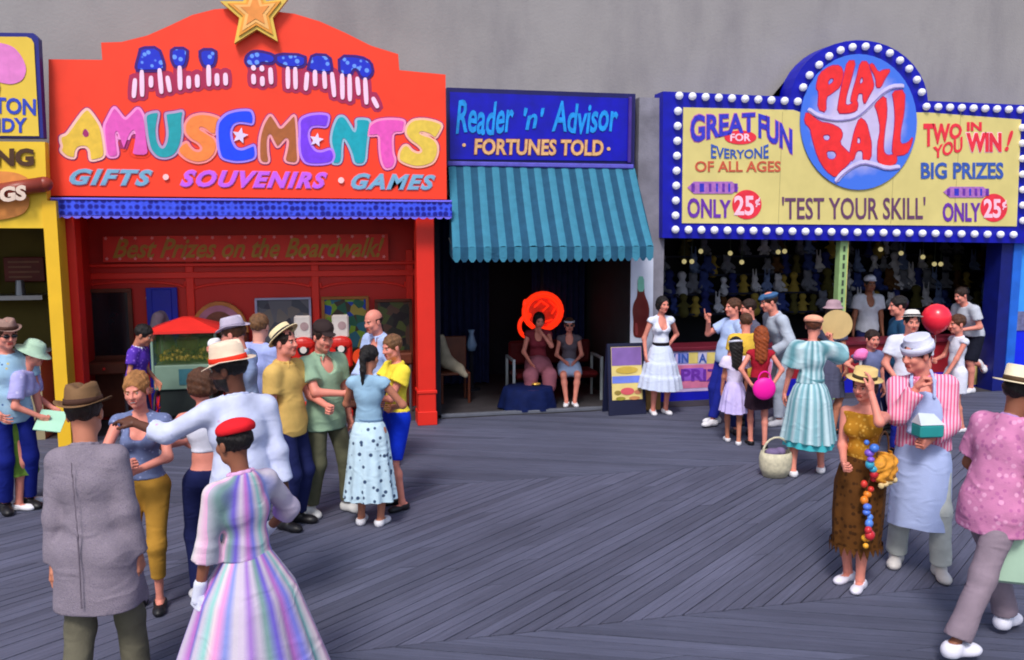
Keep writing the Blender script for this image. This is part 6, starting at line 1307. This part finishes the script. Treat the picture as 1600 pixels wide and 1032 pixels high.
PT['pink']=person(at(1530,1012),112,1.70,'m',dict(head=(6,0,-4),lean=(14,0,0),py=.02,hL=(-.2,.28,.95),hR=(.24,.16,.86),fL=(-.08,.34,0),fR=(.1,-.36,0),pR=0),
 'man in a pink patterned shirt and straw boater striding at the right edge','brown',BLK,'nape',near=0,fat=1.02,shoe=('oxford',(226,224,238)),
 wear=[pants(cloth('trouser_mauve_grey',(142,126,138)),flare=.026,fold=.008),top(cloth('shirt_rose_print',(206,130,172),fn=spotfn((186,108,158),24,.28,(226,160,196))),hem=.78,sl=.75,inf=.026,sinf=.03,flare=.014,fold=.007,hemflare=.012,collar=cloth('collar_mauve',(180,140,196)))],
 hat=brimhat(cloth('straw_ivory',(236,220,186)),cloth('band_brown_dark',(82,64,48)),brim=.155,crown=.1,cr=.096,tilt=(-4,0,0),up=.055))
PT['kid']=person(at(1362,522,1.30),4,1.30,'m',dict(head=(4,0,0),hR=(.24,.14,1.16),eR=(1,-.1,-.6),gR='grip',dR=(0,.2,1)),
 'child in a blue grey shirt holding up a pink candy floss','rosy',DBRN,'short',near=2,shoe=('oxford',SHB),wear=[pants(NAVYC),top(cloth('shirt_blue_grey',(108,116,156)),hem=.86,sl=.55)])
xk=fac(1360,470,12.0)[0]
PT['far1']=person((xk,12.05),0,1.74,'m',dict(),
 'attendant in a white cap and open pale shirt inside the ball booth','brown',BLK,'short',near=2,shoe=('oxford',SHB),
 wear=[pants(NAVYC),top(cloth('shirt_dim_white',(190,194,206)),hem=.86,sl=.6,inf=.02,sinf=.024,flare=.012,neck=.3)],hat=cap(WHT,'visorcap',up=.06))
PT['far2']=person(at(1408,466,1.70),-96,1.70,'m',dict(head=(4,0,0)),
 'dark haired man in a deep teal shirt facing the slotted post','rosy',BLK,'short',near=2,shoe=('oxford',SHB),wear=[pants(NAVYC),top(cloth('shirt_deep_teal',(34,72,104)),hem=.86,sl=.6)])
PT['whitehat']=person(at(1424,490,1.62),-8,1.62,'m',dict(head=(4,0,0),hR=(.2,.2,1.0)),
 'young man in a round white hat and white shirt behind the vendor','rosy',BLK,'short',near=2,shoe=('oxford',SHB),
 wear=[pants(cloth('jeans_blue',(30,40,140))),top(WHT,hem=.86,sl=.6,inf=.02,sinf=.022,flare=.01)],hat=brimhat(cloth('straw_white',(232,228,222)),cloth('band_black',(44,40,50)),brim=.13,crown=.085,cr=.092,kind='dome',tilt=(14,0,0),up=.06))
PT['sleeveless']=person(at(1488,674),-82,1.44,'f',dict(head=(4,0,0),hL=(-.12,.24,.92),hR=(.14,.26,1.1),gR='grip',fL=(-.07,-.1,0),fR=(.07,.1,0)),
 'girl in a white sleeveless top and white shorts beside the red balloon','rosy',BRN,'short',near=1,shoe=('flat',SHW),
 wear=[top(WHT,hem=.98,sl=.08,inf=.014,sinf=.01,flare=.01),pants(WHT,ln=.72,inf=.03,flare=.03,name='shorts',topz=1.08)])
PT['kneel']=person(at(1510,613),-72,1.68,'m',dict(head=(16,0,0),lean=(24,0,0),py=-.05,hL=(-.12,.34,1.05),hR=(.12,.36,1.08),fR=(.1,-.38,.34),pR=60,kR=(.1,1,-.4),fL=(-.08,.0,0)),
 'boy in a white shirt and black shorts leaning on the counter, one foot raised','rosy',DBRN,'short',near=2,shoe=('oxford',SHW),
 wear=[pants(cloth('shorts_black',(24,26,40)),ln=.95,inf=.024,flare=.02,name='shorts',topz=1.08),top(cloth('shirt_dim_white',(190,194,206)),hem=.92,sl=.6,inf=.02,sinf=.022,flare=.01)])
# ------------------------------------------------------------------ things the people hold
def blob(name,label,cat,V,Q,m,loc=(0,0,0),rz=0.): o=link(name,qmesh(name,V,Q),m); o.location=loc; o.rotation_euler=(0,0,rz); return tag(o,label,cat)
k=PT['g2']; p=k.world((0,-.25,.74)); e=empty('round_bag',p,'bright pink round bag held behind the auburn haired girl','bag',rz=k.psi)
m=MB(); m.sph((0,0,0),.13,20,(.13,.045,.13)); q=m.build('body',mat('bag_hot_pink',(255,24,170),.5,.08,5),smooth=True); q.parent=e
V=[]; m=MB(); m.tube([(.07*math.cos(a),0,.11+.09*math.sin(a)) for a in np.linspace(0,math.pi,8)],.008,6); q=m.build('handle',mat('bag_hot_pink',(255,24,170))); q.parent=e
k=PT['teal']; hp=k.world(k.wr['R']+k.hd['R']*.07); e=empty('round_fan',hp,'round tan paper fan raised by the woman in aqua stripes','fan',rz=k.psi)
m=MB(); m.cyl((.06,.02,.10),(.06,.032,.10),.155,n=28); q=m.build('leaf',mat('fan_tan',(206,176,120),.6,.1,6)); q.parent=e; m=MB(); m.cyl((0,.02,-.07),(.03,.03,.02),.009,n=8); q=m.build('handle',WOOD); q.parent=e
bx_,by_=at(1211,744); V,Q=lathe([(.001,.005),(.13,.005),(.17,.10),(.175,.2),(.16,.26),(.15,.262),(.163,.2),(.15,.06),(.001,.05)],32,1,.8)
e=empty('straw_basket',(bx_,by_,0),'cream straw basket standing on the boards beside the aqua dress','basket')
q=link('body',qmesh('body',V,Q),mat('basket_cream',(206,198,170),.8,.18,26,bump=.6,bscale=90),e); m=MB(); m.tube([(.15*math.cos(a),0,.25+.16*math.sin(a)) for a in np.linspace(0,math.pi,10)],.011,7); q=m.build('handle',mat('basket_cream',(206,198,170))); q.parent=e
V,Q=sdf([E_((-.04,0,.25),(.08,.07,.05)),E_((.06,.02,.25),(.06,.06,.045))],.012,folds(.006,50)); q=link('folded_cloth',qmesh('folded_cloth',V,Q),cloth('cloth_violet_grey',(120,104,140))); q.location=(bx_,by_,0); tag(q,'violet grey cloth tucked into the cream straw basket','cloth')
k=PT['sleeveless']; hp=k.world(k.wr['R']+k.hd['R']*.08); bxp,byp=at(1463,520,1.28); d_=Vector((hp[0],hp[1])); bp=(d_.x-.05,d_.y-.02,1.0)
zc=1.44; bl_=gnd(1463,498,zc); e=empty('red_balloon',(bl_[0],bl_[1],zc),'round red balloon on a string beside the girl in white','balloon')
V,Q=lathe([(.001,.185),(.07,.17),(.13,.125),(.165,.06),(.172,0),(.155,-.07),(.115,-.13),(.06,-.175),(.02,-.195),(.001,-.2)][::-1],28); q=link('envelope',qmesh('envelope',V,Q),mat('balloon_red',(250,44,66),.25,.04,3,spec=.5),e)
m=MB(); m.cyl((0,0,-.205),(0,0,-.19),.014,.006,n=8); q=m.build('knot',mat('balloon_red',(250,44,66))); q.parent=e
m=MB(); m.tube([(0,0,-.2),(.01,.0,-.3),(hp[0]-bl_[0],hp[1]-bl_[1],hp[2]-zc)],.0022,5); q=m.build('string',mat('string_pale',(220,220,220))); q.parent=e
k=PT['kid']; hp=k.world(k.wr['R']+k.hd['R']*.07); e=empty('candy_floss',hp,'pink candy floss on a paper cone in the hand of the child','candy floss')
V,Q=sdf([E_((0,0,.14),(.075,.07,.07)),E_((.03,0,.17),(.05,.05,.045)),E_((-.03,.02,.12),(.05,.045,.05))],.012,folds(.006,60)); q=link('floss',qmesh('floss',V,Q),mat('floss_bright_pink',(255,130,196),.9,.12,20,bump=.6),e)
m=MB(); m.cyl((0,0,-.08),(0,0,.1),.006,.022,n=10); q=m.build('cone',mat('paper_white',(230,226,230))); q.parent=e
# ruffled handbag and garland of the brown dressed woman
k=PT['brown']; hp=k.world(np.array([-.19,.06,.93])); e=empty('ruffled_handbag',hp,'gold ruffled handbag at the hip of the woman in brown','handbag',rz=k.psi)
V,Q=sdf([E_((0,0,0),(.06,.13,.10)),E_((-.0,.0,-.06),(.055,.12,.06))],.010,lambda D,X,Y,Z:D+.014*np.sin(Y*70+4*np.sin(Z*32))*np.sin(Z*48)); q=link('body',qmesh('body',V,Q),cloth('satin_gold',(214,146,52),.5,.3,scale=26),e)
V,Q=sdf([C_((-.03,-.11,-.11),(-.03,.11,-.11),.018,k=.01)],.010,lambda D,X,Y,Z:D+.006*np.sin(Y*90)); q=link('cream_trim',qmesh('cream_trim',V,Q),cloth('trim_cream',(224,196,140)),e)
m=MB(); m.tube([(.02,.09*math.cos(a),.08+.16*math.sin(a)) for a in np.linspace(0,math.pi,10)],.007,6); q=m.build('strap',mat('strap_brown',(90,56,30))); q.parent=e
hp=k.world(np.array([-.12,.21,1.06])); e=empty('trinket_garland',hp,'string of blue, red and yellow trinkets hanging from the brown skirt','garland',rz=k.psi)
gc=[(70,120,210),(130,90,200),(60,160,190),(190,40,50),(214,60,50),(230,130,40),(80,120,220),(90,140,230),(206,50,60),(240,170,50)]; pts=[]
for i in range(20):
    t=i/19; c=gc[int(t*9.9)]; p=(-.02*math.sin(t*9)-.03,.02*math.cos(t*7)+.0,.06-.72*t); pts.append(p)
    m=MB(); r=random.uniform(.018,.034); m.sph((p[0]+random.uniform(-.02,.02),p[1]+random.uniform(-.025,.025),p[2]),r,9,(r,r*1.1,r*random.uniform(.7,1.2))); q=m.build('trinket',mat('trinket_%d_%d_%d'%c,c,.25,.1,9),smooth=True); q.parent=e
m=MB(); m.tube(pts,.004,5); q=m.build('cord',mat('strap_brown',(90,56,30))); q.parent=e
# box in the vendor's arm
k=PT['vendor']; hp=k.world(np.array([.0,.285,1.15])); e=empty('food_box',hp,'teal and white paper food box in the arm of the vendor','box',rz=k.psi+.5)
m=MB(); m.box(-.09,.09,-.06,.06,-.045,.045,.01); q=m.build('body',mat('box_teal',(40,150,150),.5,.1,6)); q.parent=e
m=MB(); v=[m.bm.verts.new(p) for p in [(-.09,-.06,.047),(.09,-.06,.047),(.09,.06,.047),(-.09,.06,.047),(-.04,0,.115),(.08,0,.125)]]
for f in((0,1,5,4),(2,3,4,5),(1,2,5),(3,0,4),(3,2,1,0)): m.bm.faces.new([v[i] for i in f])
q=m.build('lid',mat('box_white',(206,216,226),.5,.05)); q.parent=e
# bag at the right edge, paper at the left edge
k=PT['pink']; hp=k.world(k.wr['L']+np.array([0,.02,-.1])); q_=fac; bp=gnd(1594,868,.62); e=empty('shopping_bag',(bp[0],bp[1],.62),'pale mint shopping bag at the right edge by the striding man','bag',rz=-.5)
m=MB(); m.box(-.16,.16,-.05,.05,-.17,.15,.02); q=m.build('body',mat('bag_mint',(170,200,176),.6,.08,5)); q.parent=e
m=MB(); m.tube([(.09*math.cos(a),0,.14+.14*math.sin(a)) for a in np.linspace(0,math.pi,9)],.007,6); q=m.build('handle',mat('bag_mint',(170,200,176))); q.parent=e
k=PT['lav']; hp=k.world(k.wr['R']+k.hd['R']*.09); m=MB(); m.box(-.11,.11,-.15,.15,-.004,.004,M=Matrix.Rotation(R_(24),4,'X')@Matrix.Rotation(R_(12),4,'Y')); q=m.build('paper_sheet',mat('paper_mint',(176,226,196),.6,.05)); q.location=hp; tag(q,'pale mint sheet of paper in the hand of the bending woman','paper')
k=PT['greyhat']; hp=k.world(k.wr['R']+k.hd['R']*.07); V,Q=sdf([E_((0,0,.03),(.05,.045,.045)),E_((.03,.02,.05),(.035,.03,.03))],.01,folds(.004,80)); q=link('snack',qmesh('snack',V,Q),mat('snack_white',(230,230,236),.8,.05)); q.location=hp; tag(q,'white crumpled snack wrapper held up by the grey hatted man','snack')
k=PT['halter']
